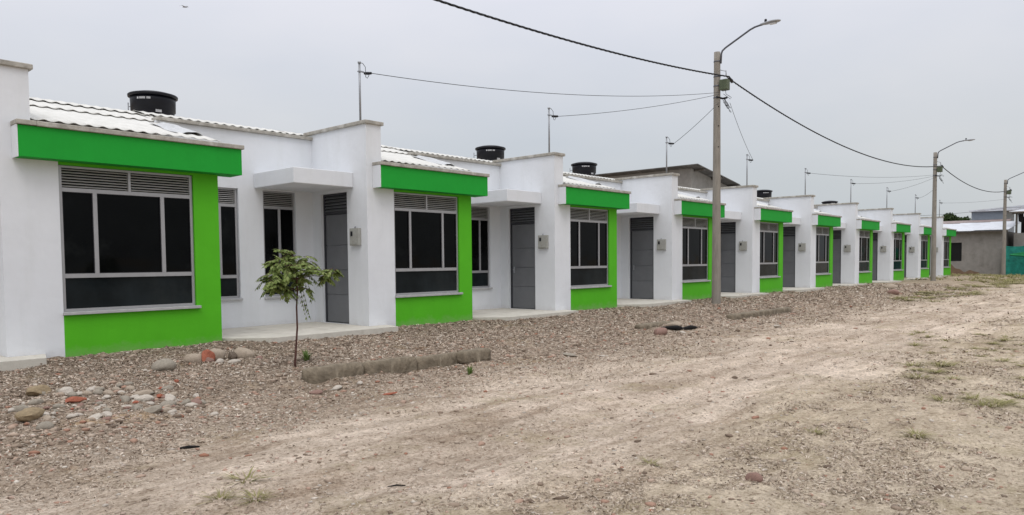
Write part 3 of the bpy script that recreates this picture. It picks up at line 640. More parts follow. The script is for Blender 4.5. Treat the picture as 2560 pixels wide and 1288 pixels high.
WL = ['thin grey wire from the leftmost service mast to the nearest pole', 'thin grey wire from the second service mast to the nearest pole', 'thin grey wire from the mast before the unpainted block building to the nearest pole', 'thin grey wire dropping steeply right of the nearest pole to the mast beyond it',
      'thin grey wire from the fifth mast to the second pole, uppermost of those', 'thin grey wire from the sixth mast to the second pole', 'thin grey wire from the seventh mast to the second pole', 'short thin grey wire from the mast just left of the second pole', 'thin grey wire from the last mast to the farthest pole']
WS = [(0, 0.24), (0, 0.09), (0, 0.04), (0, 0.10), (1, 0.16), (1, 0.12), (1, 0.09), (1, 0.10), (2, 0.08)]
for i, (p_, sag) in enumerate(WS):
    e_ = att(p_, 6.14 - (0.0, 0.05, 0.28, 0.3)[i] if i < 4 else 6.06 - 0.05 * (i - 4) - (0.5 if i == 7 else 0), -0.1 if i != 3 else 0.1, -0.12 if i != 3 else -.35)
    tag(MB().tube(sagpts(masts[i], e_, sag, 40), 0.0065, 6).build('service_wire', M['wire']), WL[i], 'wire', 'thin wires from masts to poles')
tag(MB().tube(sagpts((57.0, 17.5, 4.35), att(2, 5.2, 0, -.1), 0.25, 40), 0.012, 6).tube(sagpts(att(2, 5.2, 0, -.1), (66.0, 4.5, 5.05), 0.05, 20), 0.012, 6).build('service_wire', M['wire']), 'thin dark wire low behind the last house, crossing the farthest pole', 'wire')

# ------------------------------------------------------------------ unpainted block building behind the row
b1 = empty('block_building', (37.2, 20.0, 0))
wl = MB(); rect_wall(wl, 'x', 0.0, 0.2, 0.0, 9.0, -0.5, 4.9, [(2.1, 3.6, 4.25, 4.9)])
wl.hull([(0, 0, 4.9), (9.0, 0, 4.9), (9.0, .2, 4.9), (0, .2, 4.9)], [(0, 0, 6.33), (9.0, 0, 5.0), (9.0, .2, 5.0), (0, .2, 6.33)])
wl.box(0, .2, 0.2, 9.0, -0.5, 6.33); wl.box(8.8, 9.0, 0.2, 9.0, -0.5, 4.98); wl.box(0.2, 8.8, 8.8, 9.0, -0.5, 4.9)
wl.box(-0.02, 0.24, -0.02, 0.22, -0.5, 6.3); wl.box(-.012, .0, 0.25, 8.9, 4.95, 5.15)
wl.build('wall', M['block'], b1)
MB().box(2.1, 3.6, 0.10, 0.14, 4.25, 4.9).build('window_opening', M['dark'], b1)
gb = MB()
for k in range(6): gb.box(2.2 + k * .27, 2.23 + k * .27, 0.05, 0.08, 4.25, 4.9)
gb.box(2.1, 3.6, 0.05, 0.08, 4.5, 4.53); gb.build('window_bars', M['frame'], b1)
rf = MB()
for k in range(4):
    x0 = -0.55 + k * 2.55; x1 = x0 + 2.75; za = 6.42 - (x0 + .55) * 0.148 + 0.035 * (k % 2); zb = za - 0.148 * 2.75
    rf.hull([(x0, -0.7, za), (x1, -0.7, zb), (x1, 9.6, zb), (x0, 9.6, za)], [(x0, -0.7, za + .045), (x1, -0.7, zb + .045), (x1, 9.6, zb + .045), (x0, 9.6, za + .045)])
rf.build('roof', M['rawroof'], b1)
pr = MB()
for k in range(5): pr.box(0.3 + k * 2.1, 0.42 + k * 2.1, -0.62, 9.4, 6.42 - (0.9 + k * 2.1) * 0.148 - .12, 6.42 - (0.9 + k * 2.1) * 0.148 - .01)
pr.build('purlin', M['timber'], b1)
tag(b1, 'unpainted grey block building with dark sloping roof rising behind the white row', 'building')

# ------------------------------------------------------------------ far end: low block house, sheds, net, tree
b2 = empty('block_house', (63.3, 9.0, 0))
wl = MB(); rect_wall(wl, 'y', 0.0, 0.18, 0.0, 9.0, -0.5, 3.0, [(2.62, 3.42, 0.93, 2.32)])
wl.hull([(0, 0, 3.0), (0.18, 0, 3.0), (0.18, 9, 3.0), (0, 9, 3.0)], [(0, 0, 3.14), (0.18, 0, 3.14), (0.18, 9, 2.96 + .02), (0, 9, 2.96 + .02)])
wl.box(.18, 6, 0, .18, -0.5, 3.1); wl.box(.18, 6, 8.82, 9.0, -0.5, 3.0); wl.box(5.8, 6, .18, 8.82, -.5, 3.1); wl.box(-0.015, 0.0, 1.25, 1.45, -0.4, 3.0)
wl.build('wall', M['block'], b2)
MB().box(0.10, 0.14, 2.62, 3.42, 0.93, 2.32).build('window', M['dark'], b2)
zr = []
rf = MB(); 
for k in range(9):
    y0 = -0.35 + k * 1.05; zt_ = 3.17 - 0.012 * k + 0.02 * (k % 2)
    rf.hull([(-0.5, y0, zt_), (-0.5, y0 + 1.1, zt_), (6.4, y0 + 1.1, zt_ + 0.85), (6.4, y0, zt_ + 0.85)], [(-0.5, y0, zt_ + .03), (-0.5, y0 + 1.1, zt_ + .03), (6.4, y0 + 1.1, zt_ + .88), (6.4, y0, zt_ + .88)])
rf.build('roof', M['tinroof'], b2)
MB().box(-0.42, -0.30, -0.3, 9.1, 3.03, 3.14).build('eave_beam', M['timber'], b2)
st_ = bpy.data.materials.new('ochre_mud'); M['ochre'] = mat('ochre_mud_stain', (0.20, 0.135, 0.09), 0.95, 0.2, 5)
sb = bmesh.new(); bmesh.ops.create_grid(sb, x_segments=30, y_segments=8, size=0.5)
for v in sb.verts:
    t_ = v.co.x + .5; s__ = v.co.y + .5; hgt = (0.15 + 0.75 * t_ ** 0.7) * (0.8 + .2 * math.sin(9 * t_) + .1 * math.sin(23 * t_)); v.co = Vector((-0.006 - 0.002 * s__, 1.3 + 2.3 * t_, -0.2 + s__ * hgt))
bmesh.ops.solidify(sb, geom=list(sb.faces), thickness=0.004); mm = MB(); mm.merge(sb); mm.build('mud_stain', M['ochre'], b2)
tag(b2, 'low unpainted block house with bright sheet roof and one dark window', 'house')

b3 = empty('sheet_shed', (72.0, 10.2, 0))
MB().box(0, 5, 0, 2.35, -0.5, 5.0).build('wall', M['bluegrey'], b3)
MB().hull([(-.3, -1.6, 5.02), (5.3, -1.6, 5.02), (5.3, 2.5, 5.02), (-.3, 2.5, 5.02)], [(-.3, -1.6, 5.42), (5.3, -1.6, 5.6), (5.3, 2.5, 5.28), (-.3, 2.5, 5.14)]).build('roof', M['tinroof'], b3)
MB().hull([(-1.6, -.5, 4.05), (-.02, -.5, 4.2), (-.02, 4.8, 4.2), (-1.6, 4.8, 3.98)], [(-1.6, -.5, 4.12), (-.02, -.5, 4.34), (-.02, 4.8, 4.34), (-1.6, 4.8, 4.05)]).build('porch_roof', M['rust'], b3)
for py in (-.3, 4.6): MB().tube([(-1.45, py, -.5), (-1.45, py, 4.05)], 0.06, 8).build('post', M['timber'], b3)
tag(b3, 'blue-grey sheet-metal shed standing above the low block house roof', 'shed')

b4 = empty('open_shed', (64.5, 3.2, 0))
wl = MB(); wl.box(0, .18, 0, 5.35, -.5, 2.95); wl.box(.18, 5, 5.17, 5.35, -.5, 2.95); wl.box(.18, 5, 0, .18, -.5, 2.95); wl.build('wall', M['block'], b4)
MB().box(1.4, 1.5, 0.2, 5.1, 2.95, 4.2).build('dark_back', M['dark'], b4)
for py in (0.1, 2.0, 3.3, 4.35, 5.15): MB().box(0.02, .14, py, py + .12, 2.95, 4.35).build('post', M['timber'], b4)
MB().box(0.0, .16, -0.1, 5.5, 4.35, 4.47).build('beam', M['timber'], b4)
MB().hull([(-.5, -.2, 4.49), (5.3, -.2, 4.9), (5.3, 5.6, 4.9), (-.5, 5.6, 4.49)], [(-.5, -.2, 4.53), (5.3, -.2, 4.94), (5.3, 5.6, 4.94), (-.5, 5.6, 4.53)]).build('roof', M['tinroof'], b4)
rg = MB()
for k in range(7): 
    y = 2.2 + k * .43; ln = 0.6 + 0.5 * random.random(); rg.hull([(-.03, y, 4.3 - ln), (-.03, y + .3, 4.3 - ln * .8), (.0, y + .3, 4.3 - ln * .8), (.0, y, 4.3 - ln)], [(-.03, y, 4.34), (-.03, y + .34, 4.34), (.0, y + .34, 4.34), (.0, y, 4.34)])
rg.build('hanging_sheet', M['char'], b4)
tag(b4, 'dark open-sided shed with timber posts at the right edge, behind the farthest pole', 'shed')

def net(name, x, y0, y1, z1, m, label, amp, seed):
    nn = MB(); b = bmesh.new(); bmesh.ops.create_grid(b, x_segments=60, y_segments=24, size=0.5); rr = random.Random(seed); ph = [rr.uniform(0, 6) for _ in range(5)]
    for v in b.verts:
        t_ = v.co.x + .5; s__ = v.co.y + .5
        top = z1 - 0.10 * abs(math.sin(math.pi * 3 * t_)); v.co = Vector((x + amp * (math.sin(17 * t_ + ph[0] + 2 * s__) + .6 * math.sin(41 * t_ + ph[1] - 3 * s__)) * (1.1 - .6 * s__), y0 + (y1 - y0) * t_, -0.15 + (top + .15) * s__))
    bmesh.ops.solidify(b, geom=list(b.faces), thickness=0.01); nn.merge(b); 
    r = empty(name); nn.build('net_sheet', m, r)
    for k in range(4): MB().tube([(x + .12, y0 + (y1 - y0) * k / 3, -.4), (x + .12, y0 + (y1 - y0) * k / 3, z1 + .05)], 0.035, 8).build('stake', M['timber'], r)
    tag(r, label, 'net fence')
net('shade_net', 62.9, 4.2, 9.0, 2.05, M['tarp'], 'teal shade net stretched as a fence at the right edge', 0.07, 3)
cn_ = MB(); cn_.hull([(62.3, 8.5, 1.35), (62.5, 8.45, 1.30), (62.6, 5.2, 0.95), (62.2, 5.2, 1.1)], [(62.35, 8.45, 1.42), (62.5, 8.4, 1.40), (62.6, 5.1, 2.0), (62.3, 5.1, 1.95)])
tag(cn_.build('folded_net', M['tarp2']), 'brighter green net folded over the teal fence at the right edge', 'net')

def foliage(n, centers, size, rng, sheet=False):
    V = []; F = []; k = 0
    for _ in range(n):
        c = centers[rng.integers(len(centers))]; d = rng.normal(size=3); d /= np.linalg.norm(d); p = np.array(c[:3]) + d * np.array(c[3:]) * rng.random() ** 0.35
        a = rng.normal(size=3); a /= np.linalg.norm(a); b = np.cross(a, rng.normal(size=3)); b /= np.linalg.norm(b); s_ = size * (0.6 + 0.8 * rng.random())
        for q in (-a * s_, b * s_ * .45, a * s_, -b * s_ * .45): V.append(p + q)
        F.append((k, k + 1, k + 2, k + 3)); k += 4
    return np.array(V), np.array(F)
def far_tree(x, y, h, rad, label, seed, n=5000):
    rng = np.random.default_rng(seed); r = empty('broadleaf_tree', (x, y, 0)); r0 = MB().tube([(0, 0, -.4), (.1, 0, h * .35), (0, .1, h * .6)], [.22, .16, .1], 10)
    cs = []
    for k in range(16):
        a = rng.random() * 6.28; d = rad * rng.random() ** .5 * .8; c = (d * math.cos(a), d * math.sin(a), h * (.55 + .33 * rng.random()), rad * .33, rad * .33, h * .12); cs.append(c)
        r0.tube([(0, 0, h * .35), (c[0] * .5, c[1] * .5, h * .5), c[:3]], [.09, .06, .03], 6)
    r0.build('trunk', M['timber'], r); V_, F_ = foliage(n, cs, 0.17, rng); fast_mesh('crown', V_, F_, M['farleaf'], parent=r); tag(r, label, 'tree')
far_tree(90, 17.4, 6.1, 2.0, 'dark green tree top showing between the last white house and the sheet-metal shed', 21)

# ------------------------------------------------------------------ sapling
SR = Vector((0.67, -0.743, 0)); SD = Vector((0.743, 0.67, 0)); SB = Vector((4.9, 8.08, gz(4.9, 8.08)))
sap = empty('sapling', SB); tk = MB()
def sp_(l, d, z): return SR * l + SD * d + Vector((0, 0, z))
trunk = [sp_(0, 0, -.05), sp_(0.0, 0, .05), sp_(0.02, .0, .28), sp_(.035, .01, .5), sp_(.035, .0, .75), sp_(.05, 0, .95), sp_(.045, 0, 1.1), sp_(.03, .0, 1.22), sp_(0.0, 0.02, 1.38)]
tk.tube(trunk, [.016, .014, .0125, .0115, .0105, .0095, .008, .006, .004], 8)
rs = random.Random(5); leaves = []
def leaflet(p, dr, nrm, ln, w):
    dr = dr.normalized(); sd_ = dr.cross(nrm).normalized(); nn = sd_.cross(dr)
    q = [p, p + dr * ln * .35 + sd_ * w * .5 - nn * w * .12, p + dr * ln * .75 + sd_ * w * .38 - nn * (w * .14 + ln * .05), p + dr * ln - nn * ln * .16, p + dr * ln * .75 - sd_ * w * .38 - nn * (w * .14 + ln * .05), p + dr * ln * .35 - sd_ * w * .5 - nn * w * .12, p + dr * ln * .5 - nn * ln * .01]
    leaves.append(q)
def frond(a, b_, droop, n=8, ls=0.06):
    pts = [a.lerp(b_, t) - Vector((0, 0, droop * t * t)) + Vector((0, 0, .0)) for t in np.linspace(0, 1, 7)]
    tk.tube(pts, [.003, .0028, .0026, .0024, .002, .0016, .0012], 4)
    for k in range(n):
        t = 0.18 + 0.8 * k / (n - 1); i = min(5, int(t * 6)); p = pts[i].lerp(pts[i + 1], t * 6 - i); dr = (pts[i + 1] - pts[i]).normalized()
        up = Vector((0, 0, 1)); side = dr.cross(up)
        if side.length < .1: side = SR.copy()
        side.normalize(); nrm = (side.cross(dr)).normalized()
        for s_ in (-1, 1):
            d_ = (side * s_ * .85 + dr * .55 + Vector((0, 0, -.25 - .3 * rs.random()))).normalized(); leaflet(p, d_, nrm + Vector((rs.uniform(-.4, .4), rs.uniform(-.4, .4), 0)), ls * (1 - .25 * abs(t - .5)) * rs.uniform(.7, 1.25), ls * .40)
    leaflet(pts[-1], (pts[-1] - pts[-2]), Vector((0, 0, 1)), ls, ls * .4)
def cluster(start, centre, rad, n, ls=0.058, droop=.09):
    n = int(n * 1.35)
    a = start; tk.tube([a, a.lerp(centre, .55) + Vector((0, 0, .03)), centre], [.006, .0045, .003], 5)
    for _ in range(n):
        az = rs.uniform(0, 6.283); el = rs.uniform(-.35, .75); d_ = SR * math.cos(az) * math.cos(el) + SD * math.sin(az) * math.cos(el) + Vector((0, 0, math.sin(el)))
        s0 = centre + Vector((rs.uniform(-.3, .3), rs.uniform(-.3, .3), rs.uniform(-.3, .3))) * rad; frond(s0, s0 + d_ * rad * rs.uniform(.8, 1.25), droop * rs.uniform(.3, 1.3), rs.choice((7, 8, 9)), ls)
T = trunk
cluster(T[8], sp_(-.04, .02, 1.40), .15, 10)
cluster(T[7], sp_(-.20, .0, 1.27), .17, 14)
cluster(T[6], sp_(-.23, -.10, 1.12), .15, 12)
cluster(T[7], sp_(.02, -.12, 1.22), .19, 14)
cluster(T[7], sp_(.13, .10, 1.33), .16, 12)
cluster(T[6], sp_(.20, -.05, 1.22), .16, 10)
cluster(T[6], sp_(-.12, -.12, 1.06), .15, 12)
cluster(T[5], sp_(-.26, .05, 1.03), .11, 8)
cluster(T[6], sp_(.0, .15, 1.12), .15, 9)
cluster(T[6], sp_(.48, .02, 1.20), .12, 9)
cluster(T[6], sp_(.40, .05, 1.12), .10, 6)
cluster(T[5], sp_(-.06, -.05, .97), .11, 7)
cluster(T[5], sp_(.16, .02, .98), .08, 3, .05)
for l0, z0_, z1_ in ((.13, 1.05, .80), (.17, 1.02, .74), (.21, 1.06, .86), (.15, .88, .64), (.19, .82, .66), (.25, 1.02, .88)): frond(sp_(l0 - .06, -.02, z0_), sp_(l0, .02, z1_), .02, 5, .055)
tk.build('trunk', M['bark'], sap)
V = np.array([tuple(v) for q in leaves for v in q]); nl = len(leaves); tri = np.array([(0, 1, 6), (1, 2, 6), (2, 3, 6), (3, 4, 6), (4, 5, 6), (5, 0, 6)]); F_ = (np.arange(nl)[:, None, None] * 7 + tri[None]).reshape(-1, 3)
fast_mesh('crown', V, F_, M['leaf'], parent=sap)
tag(sap, 'young sapling with a thin dark red stem and drooping pinnate leaves', 'tree')

# ------------------------------------------------------------------ old curb pieces
def rough_bar(name, x0, y0, x1, y1, w, h, zt, label, seed, group=None):
    b = bmesh.new(); bmesh.ops.create_cube(b, size=1); bmesh.ops.subdivide_edges(b, edges=b.edges, cuts=3, use_grid_fill=True)
    L_ = math.hypot(x1 - x0, y1 - y0); bmesh.ops.bisect_plane(b, geom=b.verts[:] + b.edges[:] + b.faces[:], plane_co=(0, 0, 0), plane_no=(1, 0, 0))
    cuts = int(L_ / 0.05)
    for k in range(1, cuts): bmesh.ops.bisect_plane(b, geom=b.verts[:] + b.edges[:] + b.faces[:], plane_co=(-.5 + k / cuts, 0, 0), plane_no=(1, 0, 0))
    for v in b.verts:
        x, y, z = v.co
        rnd = 0.82 if (abs(y) > .45 and z > .45) else 1.0
        v.co = Vector((x * L_, y * w * rnd, z * h * (0.93 if abs(y) > .45 else 1.0)))
    P_ = np.array([tuple(v.co) for v in b.verts]); 
    n1 = vnoise(P_[:, 0] * 1.0 + P_[:, 2] * 3, P_[:, 1] + P_[:, 2], 0.13, seed); n2 = vnoise(P_[:, 0] + 9, P_[:, 1] * 2 + P_[:, 2] * 2, 0.05, seed + 1); n3 = vnoise(P_[:, 0] + 5, P_[:, 1] * 2 + P_[:, 2] * 2, 0.06, seed + 2)
    for v, a, c, d in zip(b.verts, n1, n2, n3):
        v.co.y += .018 * a + .016 * c; v.co.z += .012 * a + .016 * d
        e = (L_ / 2 - abs(v.co.x)); 
        if e < .05: v.co.z *= 0.82 + e * 3.6; v.co.y *= 0.86 + e * 2.8
    m_ = MB(); m_.merge(b)
    for f in m_.bm.faces: f.smooth = True
    o = m_.build(name, M['curb']); o.location = ((x0 + x1) / 2, (y0 + y1) / 2, zt - h / 2); o.rotation_euler = (0, 0, math.atan2(y1 - y0, x1 - x0))
    return tag(o, label, 'curb', group)
G_ = 'old concrete curb pieces along the verge'
rough_bar('curb_piece', 4.58, 7.36, 5.33, 7.31, .17, .27, -.0, 'broken concrete curb piece nearest the sapling, with a rounded left end', 31, G_)
rough_bar('curb_piece', 5.35, 7.31, 6.13, 7.26, .16, .26, -.005, 'weathered middle piece of the long curb right of the sapling', 41, G_)
rough_bar('curb_piece', 6.15, 7.27, 6.9, 7.22, .15, .22, -.03, 'half-buried curb piece between the middle piece and the loose end block', 51, G_)
rough_bar('curb_piece', 6.80, 7.08, 7.33, 7.10, .18, .18, .0, 'loose rounded curb block at the right end of the long curb', 61, G_)
rough_bar('curb_piece', 12.0, 7.58, 13.2, 7.52, .17, .18, -.03, 'half-buried curb piece beside the black charred stick', 71, G_)
rough_bar('curb_piece', 15.6, 7.42, 18.9, 7.36, .17, .16, -.045, 'long half-buried curb strip in front of the nearest pole', 81, G_)

# ------------------------------------------------------------------ rocks
def rock_mesh(seed, sub=3, ang=0.0):
    b = bmesh.new(); bmesh.ops.create_icosphere(b, subdivisions=sub, radius=0.5); r = random.Random(seed)
    ds = [(Vector((r.gauss(0, 1), r.gauss(0, 1), r.gauss(0, 1))).normalized(), r.uniform(.30, .44)) for _ in range(9 if ang else 4)]
    for v in b.verts:
        for d, c in ds:
            k = v.co.dot(d)
            if k > c: v.co -= d * (k - c) * (0.92 if ang else .55)
        a = v.co.normalized(); v.co *= 1 + .05 * math.sin(5 * a.x + seed) * math.cos(4 * a.y - seed) + .03 * math.sin(11 * a.z + 7 * a.x)
    me = bpy.data.meshes.new('rock'); b.to_mesh(me); b.free(); return me
RM = {}
def rock(name, x, y, sx, sy, sz, m, label, cat='rock', seed=1, ang=False, rz=None, group=None, sink=.3):
    key = (seed % 7, ang, m)
    if key not in RM:
        me = rock_mesh(seed % 7 + 3, 3, 1 if ang else 0); me.materials.append(M[m])
        if not ang: me.polygons.foreach_set('use_smooth', [True] * len(me.polygons))
        RM[key] = me
    o = bpy.data.objects.new(name, RM[key]); link(o); o.location = (x, y, gz(x, y) + sz * (.5 - sink)); o.scale = (sx, sy, sz)
    o.rotation_euler = (random.uniform(-.2, .2), random.uniform(-.2, .2), random.uniform(0, 6.28) if rz is None else rz)
    return tag(o, label, cat, group)
rock('cobble', 3.72, 9.10, .30, .24, .20, 'rockgrey', 'largest smooth grey cobble, alone in front of the lime green wall', seed=1, rz=-.8)
rock('cobble', 3.55, 9.22, .07, .06, .05, 'rockpale', 'small pale pebble touching the left side of the largest grey cobble', seed=2)
rock('cobble', 4.33, 9.62, .27, .20, .17, 'rocktan', 'tan cobble at the left end of the cobble heap near the green wall', seed=2, rz=-.7)
rock('clay_chunk', 4.48, 9.55, .26, .2, .24, 'clay', 'broken red clay chunk in the middle of the cobble heap', 'brick fragment', 3, True)
rock('cobble', 4.41, 9.36, .13, .11, .10, 'rockpink', 'smaller dull red stone below the red clay chunk', 'rock', 4, True)
rock('cobble', 4.62, 9.58, .25, .2, .24, 'rocktan', 'rounded tan cobble right of the red clay chunk', seed=5)
rock('cobble', 4.50, 9.25, .13, .1, .09, 'rockpale', 'pale small cobble in front of the cobble heap', seed=1)
rock('cobble', 4.76, 9.42, .16, .13, .16, 'rockdark', 'dark stone between the two right-hand cobbles of the heap', seed=4, ang=True)
rock('cobble', 4.92, 9.42, .30, .22, .22, 'rocktan', 'largest brownish cobble at the right end of the cobble heap', seed=6)
rock('cobble', 5.02, 9.18, .13, .1, .09, 'rockpink', 'small reddish stone at the foot of the right-hand cobble', seed=2)
rock('cobble', 4.66, 9.18, .17, .10, .07, 'rockpale', 'flat pale stone in front of the dark stone', seed=3)
rock('cobble', 1.86, 6.95, .13, .11, .10, 'rockgrey', 'round grey-brown cobble lowest in the rubble patch at the left edge', seed=1)
rock('concrete_block', 1.87, 7.38, .36, .17, .13, 'rockochre', 'long ochre mossy block at the left edge of the rubble patch', 'block', 4, True, .75)
rock('concrete_block', 2.24, 8.55, .26, .20, .16, 'rockochre', 'upright ochre stone at the upper left of the rubble patch', 'block', 5, True)
rock('cobble', 2.42, 8.3, .20, .13, .10, 'rockpale', 'pale angular stone beside the upright ochre stone', 'rock', 2, True)
rock('cobble', 2.6, 8.1, .18, .12, .09, 'rockpale', 'second pale angular stone, right of the upright ochre stone', 'rock', 6, True)
rock('clay_chunk', 3.42, 8.05, .09, .05, .05, 'clay', 'bright orange clay shard alone between the rubble and the cobble heap', 'brick fragment', 2, True)
rock('clay_chunk', 4.90, 6.22, .20, .07, .035, 'clay', 'flat orange clay shard lying in front of the long curb', 'brick fragment', 5, True, -.75)
rock('cobble', 4.72, 6.92, .14, .10, .06, 'rockpale', 'pale stone at the foot of the near curb end', seed=1)
rock('cobble', 5.05, 6.95, .12, .07, .05, 'rockpale', 'pale sliver of stone in front of the near curb piece', seed=4)
rock('cobble', 4.40, 6.85, .15, .12, .06, 'rockpink', 'flat pinkish stone left of the near curb end', seed=5)
rock('cobble', 11.95, 7.05, .30, .26, .19, 'rockpink', 'pinkish boulder left of the black charred stick', seed=2)
rock('cobble', 12.75, 7.22, .42, .25, .16, 'rocktan', 'tan boulder with the black charred stick against it', seed=3)
rock('cobble', 12.35, 6.80, .13, .11, .07, 'rockpale', 'small pale stone in front of the black charred stick', seed=5)
rock('cobble', 4.42, 1.93, .125, .10, .085, 'rockpink', 'single reddish brown cobble on the pale road at lower right', seed=6)
rock('cobble', 4.52, 1.85, .05, .05, .035, 'rocktan', 'small tan pebble right beside the single reddish cobble', seed=1)
rock('cobble', 29.5, 7.6, .45, .35, .26, 'rockpink', 'brownish boulder on the far verge right of the nearest pole', seed=3)
rock('cobble', 32.0, 8.3, .55, .4, .3, 'rocktan', 'tan boulder farther along the verge toward the second pole', seed=4)
rock('concrete_block', 14.6, 5.9, .22, .12, .07, 'rockpale', 'pale flat block on the bare dirt before the nearest pole', 'block', 1, True)
rock('cobble', 8.6, 6.6, .25, .14, .05, 'rockgrey', 'flat blue-grey stone in the open verge between curb and charred stick', 'rock', 4, True)
rock('cobble', 8.95, 6.25, .20, .12, .04, 'rockpale', 'flat pale chip just nearer the road than the blue-grey stone', 'rock', 5, True)
# rubble patch at the left: interchangeable small stones
rr_ = random.Random(77); kinds = [('rockpale', 'small pale grey stone in the rubble patch at lower left', 40), ('rockgrey', 'small grey stone in the rubble patch at lower left', 34), ('rockpink', 'small dull red stone in the rubble patch at lower left', 14), ('clay', 'small orange brick shard in the rubble patch at lower left', 9), ('rocktan', 'small tan stone in the rubble patch at lower left', 22)]
for mk, lb, cnt in kinds:
    for k in range(cnt):
        t = rr_.random(); x = 1.95 + 1.25 * t + rr_.gauss(0, .17); y = 7.55 - .25 * t + rr_.gauss(0, .27)
        s_ = rr_.choice((.035, .045, .05, .06, .07, .09, .12)); shard = mk == 'clay'
        rock('brick_shard' if shard else 'rubble_stone', x, y, s_ * rr_.uniform(1, 1.7), s_ * rr_.uniform(.8, 1.1), s_ * rr_.uniform(.5, .8), mk, lb, 'brick fragment' if shard else 'rock', rr_.randint(0, 6), shard or rr_.random() < .45, sink=.36, group=('orange brick shards' if shard else mk.replace('rock', '') + ' stones') + ' of the rubble patch')
kinds2 = [('rockgrey', 'small grey stone in the loose pile above the rubble patch', 10), ('rocktan', 'small tan stone in the loose pile above the rubble patch', 10)]
for mk, lb, cnt in kinds2:
    for k in range(cnt):
        s_ = rr_.choice((.05, .07, .09)); rock('rubble_stone', 2.75 + rr_.gauss(0, .22), 8.05 + rr_.gauss(0, .2), s_ * 1.2, s_, s_ * .75, mk, lb, 'rock', rr_.randint(0, 6), group=mk.replace('rock', '') + ' stones of the upper pile')
# charred sticks
def stick(pts, rad, label, x, y):
    o = MB().tube(pts, rad, 7).build('charred_stick', M['char']); o.location = (x, y, gz(x, y) + .03); return tag(o, label, 'stick')
stick([(-.25, .25, .04), (0, .05, .03), (.15, 0, .0), (.32, -.06, 0.02), (.62, -.12, .0)], [.02, .05, .03, .045, .01], 'long black charred stick beside the tan boulder on the verge', 12.6, 7.02)
stick([(-.05, .05, .0), (0, 0, .008), (.06, -.04, .006)], [.008, .014, .006], 'short black charred stick on the road near the rubble patch', 2.42, 5.5)
stick([(-.05, .03, -.02), (0, 0, -.015), (.04, -.04, -.02)], [.003, .006, .003], 'thin dark stick on the pale road in the lower middle', 2.9, 3.62)

# ------------------------------------------------------------------ grass tufts and weeds
def tuft_mesh(n, h, spread, seed, wide=.006):
    r = np.random.default_rng(seed); V = []; F = []; k = 0
    for _ in range(n):
        a = r.random() * 6.283; b0 = np.array([math.cos(a), math.sin(a), 0]) * spread * .35 * r.random(); out_ = np.array([math.cos(a + r.normal() * .5), math.sin(a + r.normal() * .5), 0]); hh = h * (.45 + .65 * r.random()); sd_ = np.array([-out_[1], out_[0], 0]) * wide * (.7 + .6 * r.random()); ln = spread * (.25 + .9 * r.random())
        for t in (0, .4, .75, 1):
            p = b0 + out_ * ln * t ** 1.6 + np.array([0, 0, hh * (t - .35 * t * t * (ln / spread))]) - np.array([0, 0, .01]); w = 1 - t * .9
            V.append(p - sd_ * w); V.append(p + sd_ * w)
        for q in range(3): F.append((k + 2 * q, k + 2 * q + 1, k + 2 * q + 3, k + 2 * q + 2))
        k += 8
    return np.array(V), np.array(F)
TUFT = []
for sd_ in range(4):
    V_, F_ = tuft_mesh(40 + 14 * sd_, .095, .15, 60 + sd_, .0045); o = fast_mesh('grass_tuft', V_ * np.array([1.25, 1.25, 1]), F_, M['grass']); TUFT.append(o)
spots = [(2.28, 4.39, .9, 'spiky dry grass tuft alone on the road at lower left of centre'), (2.02, 4.2, .75, 'low grass tuft at the lower left, left of the spiky one'), (2.18, 4.07, .7, 'flattened grass tuft just right below the spiky one'),
         (3.1, 2.02, .55, 'faint grass tuft at the bottom, between road centre and right'), (4.36, 2.66, .6, 'small weak tuft on the pale road right of centre'), (5.98, 2.1, .7, 'yellowish tuft in the lower right, nearer of a pair'), (6.34, 1.45, .8, 'yellowish tuft in the lower right, farther right of a pair')]
for i, (x, y, s_, lb) in enumerate(spots):
    o = TUFT[i] if i < 4 else TUFT[i % 4].copy()
    if i >= 4: link(o)
    o.location = (x, y, gz(x, y)); o.scale = (s_ * 1.1, s_ * 1.1, s_ * .8); o.rotation_euler = (0, 0, i * 1.3); tag(o, lb, 'grass tuft', 'scattered grass tufts')
rg_ = random.Random(9)
for i in range(80):
    x = rg_.uniform(8.0, 16.5); y = x * rg_.uniform(.08, .235); s_ = rg_.uniform(.35, 1.1)
    o = TUFT[i % 4].copy(); link(o); o.location = (x, y, gz(x, y)); o.scale = (s_ * 1.2, s_ * 1.2, s_ * .75); o.rotation_euler = (0, 0, rg_.uniform(0, 6)); tag(o, 'olive grass tuft in the weedy patch at the right edge of the road', 'grass tuft', 'grass tufts of the right-hand patch')
for i in range(110):
    x = rg_.uniform(26, 56); y = rg_.uniform(5.4, 7.4) + (x - 30) * .02; s_ = rg_.uniform(1.2, 2.6)
    o = TUFT[i % 4].copy(); link(o); o.location = (x, y, gz(x, y)); o.scale = (s_ * 1.3, s_ * 1.3, s_ * .6); o.rotation_euler = (0, 0, rg_.uniform(0, 6)); tag(o, 'green grass tuft in the distant strip between the verge and the road', 'grass tuft', 'grass tufts of the distant strip')
Vs = []; Fs = []; kk = 0
for i in range(900):
    x = rg_.uniform(46, 62.8) ; y = rg_.uniform(1.5, 8.6) if rg_.random() < .8 else rg_.uniform(8.6, 12); s_ = rg_.uniform(1.5, 3.5)
    if i % 3 == 0: x = rg_.uniform(57, 63.1)
    V_, F_ = tuft_mesh(7, .10, .14, i + 500, .012); Vs.append(V_ * np.array([s_, s_, s_ * .7]) + np.array([x, y, gz(x, y)])); Fs.append(F_ + kk); kk += len(V_)
tag(fast_mesh('far_grass', np.concatenate(Vs), np.concatenate(Fs), M['grass']), 'distant ground grass in front of the block house and the teal net', 'grass', kind='stuff')
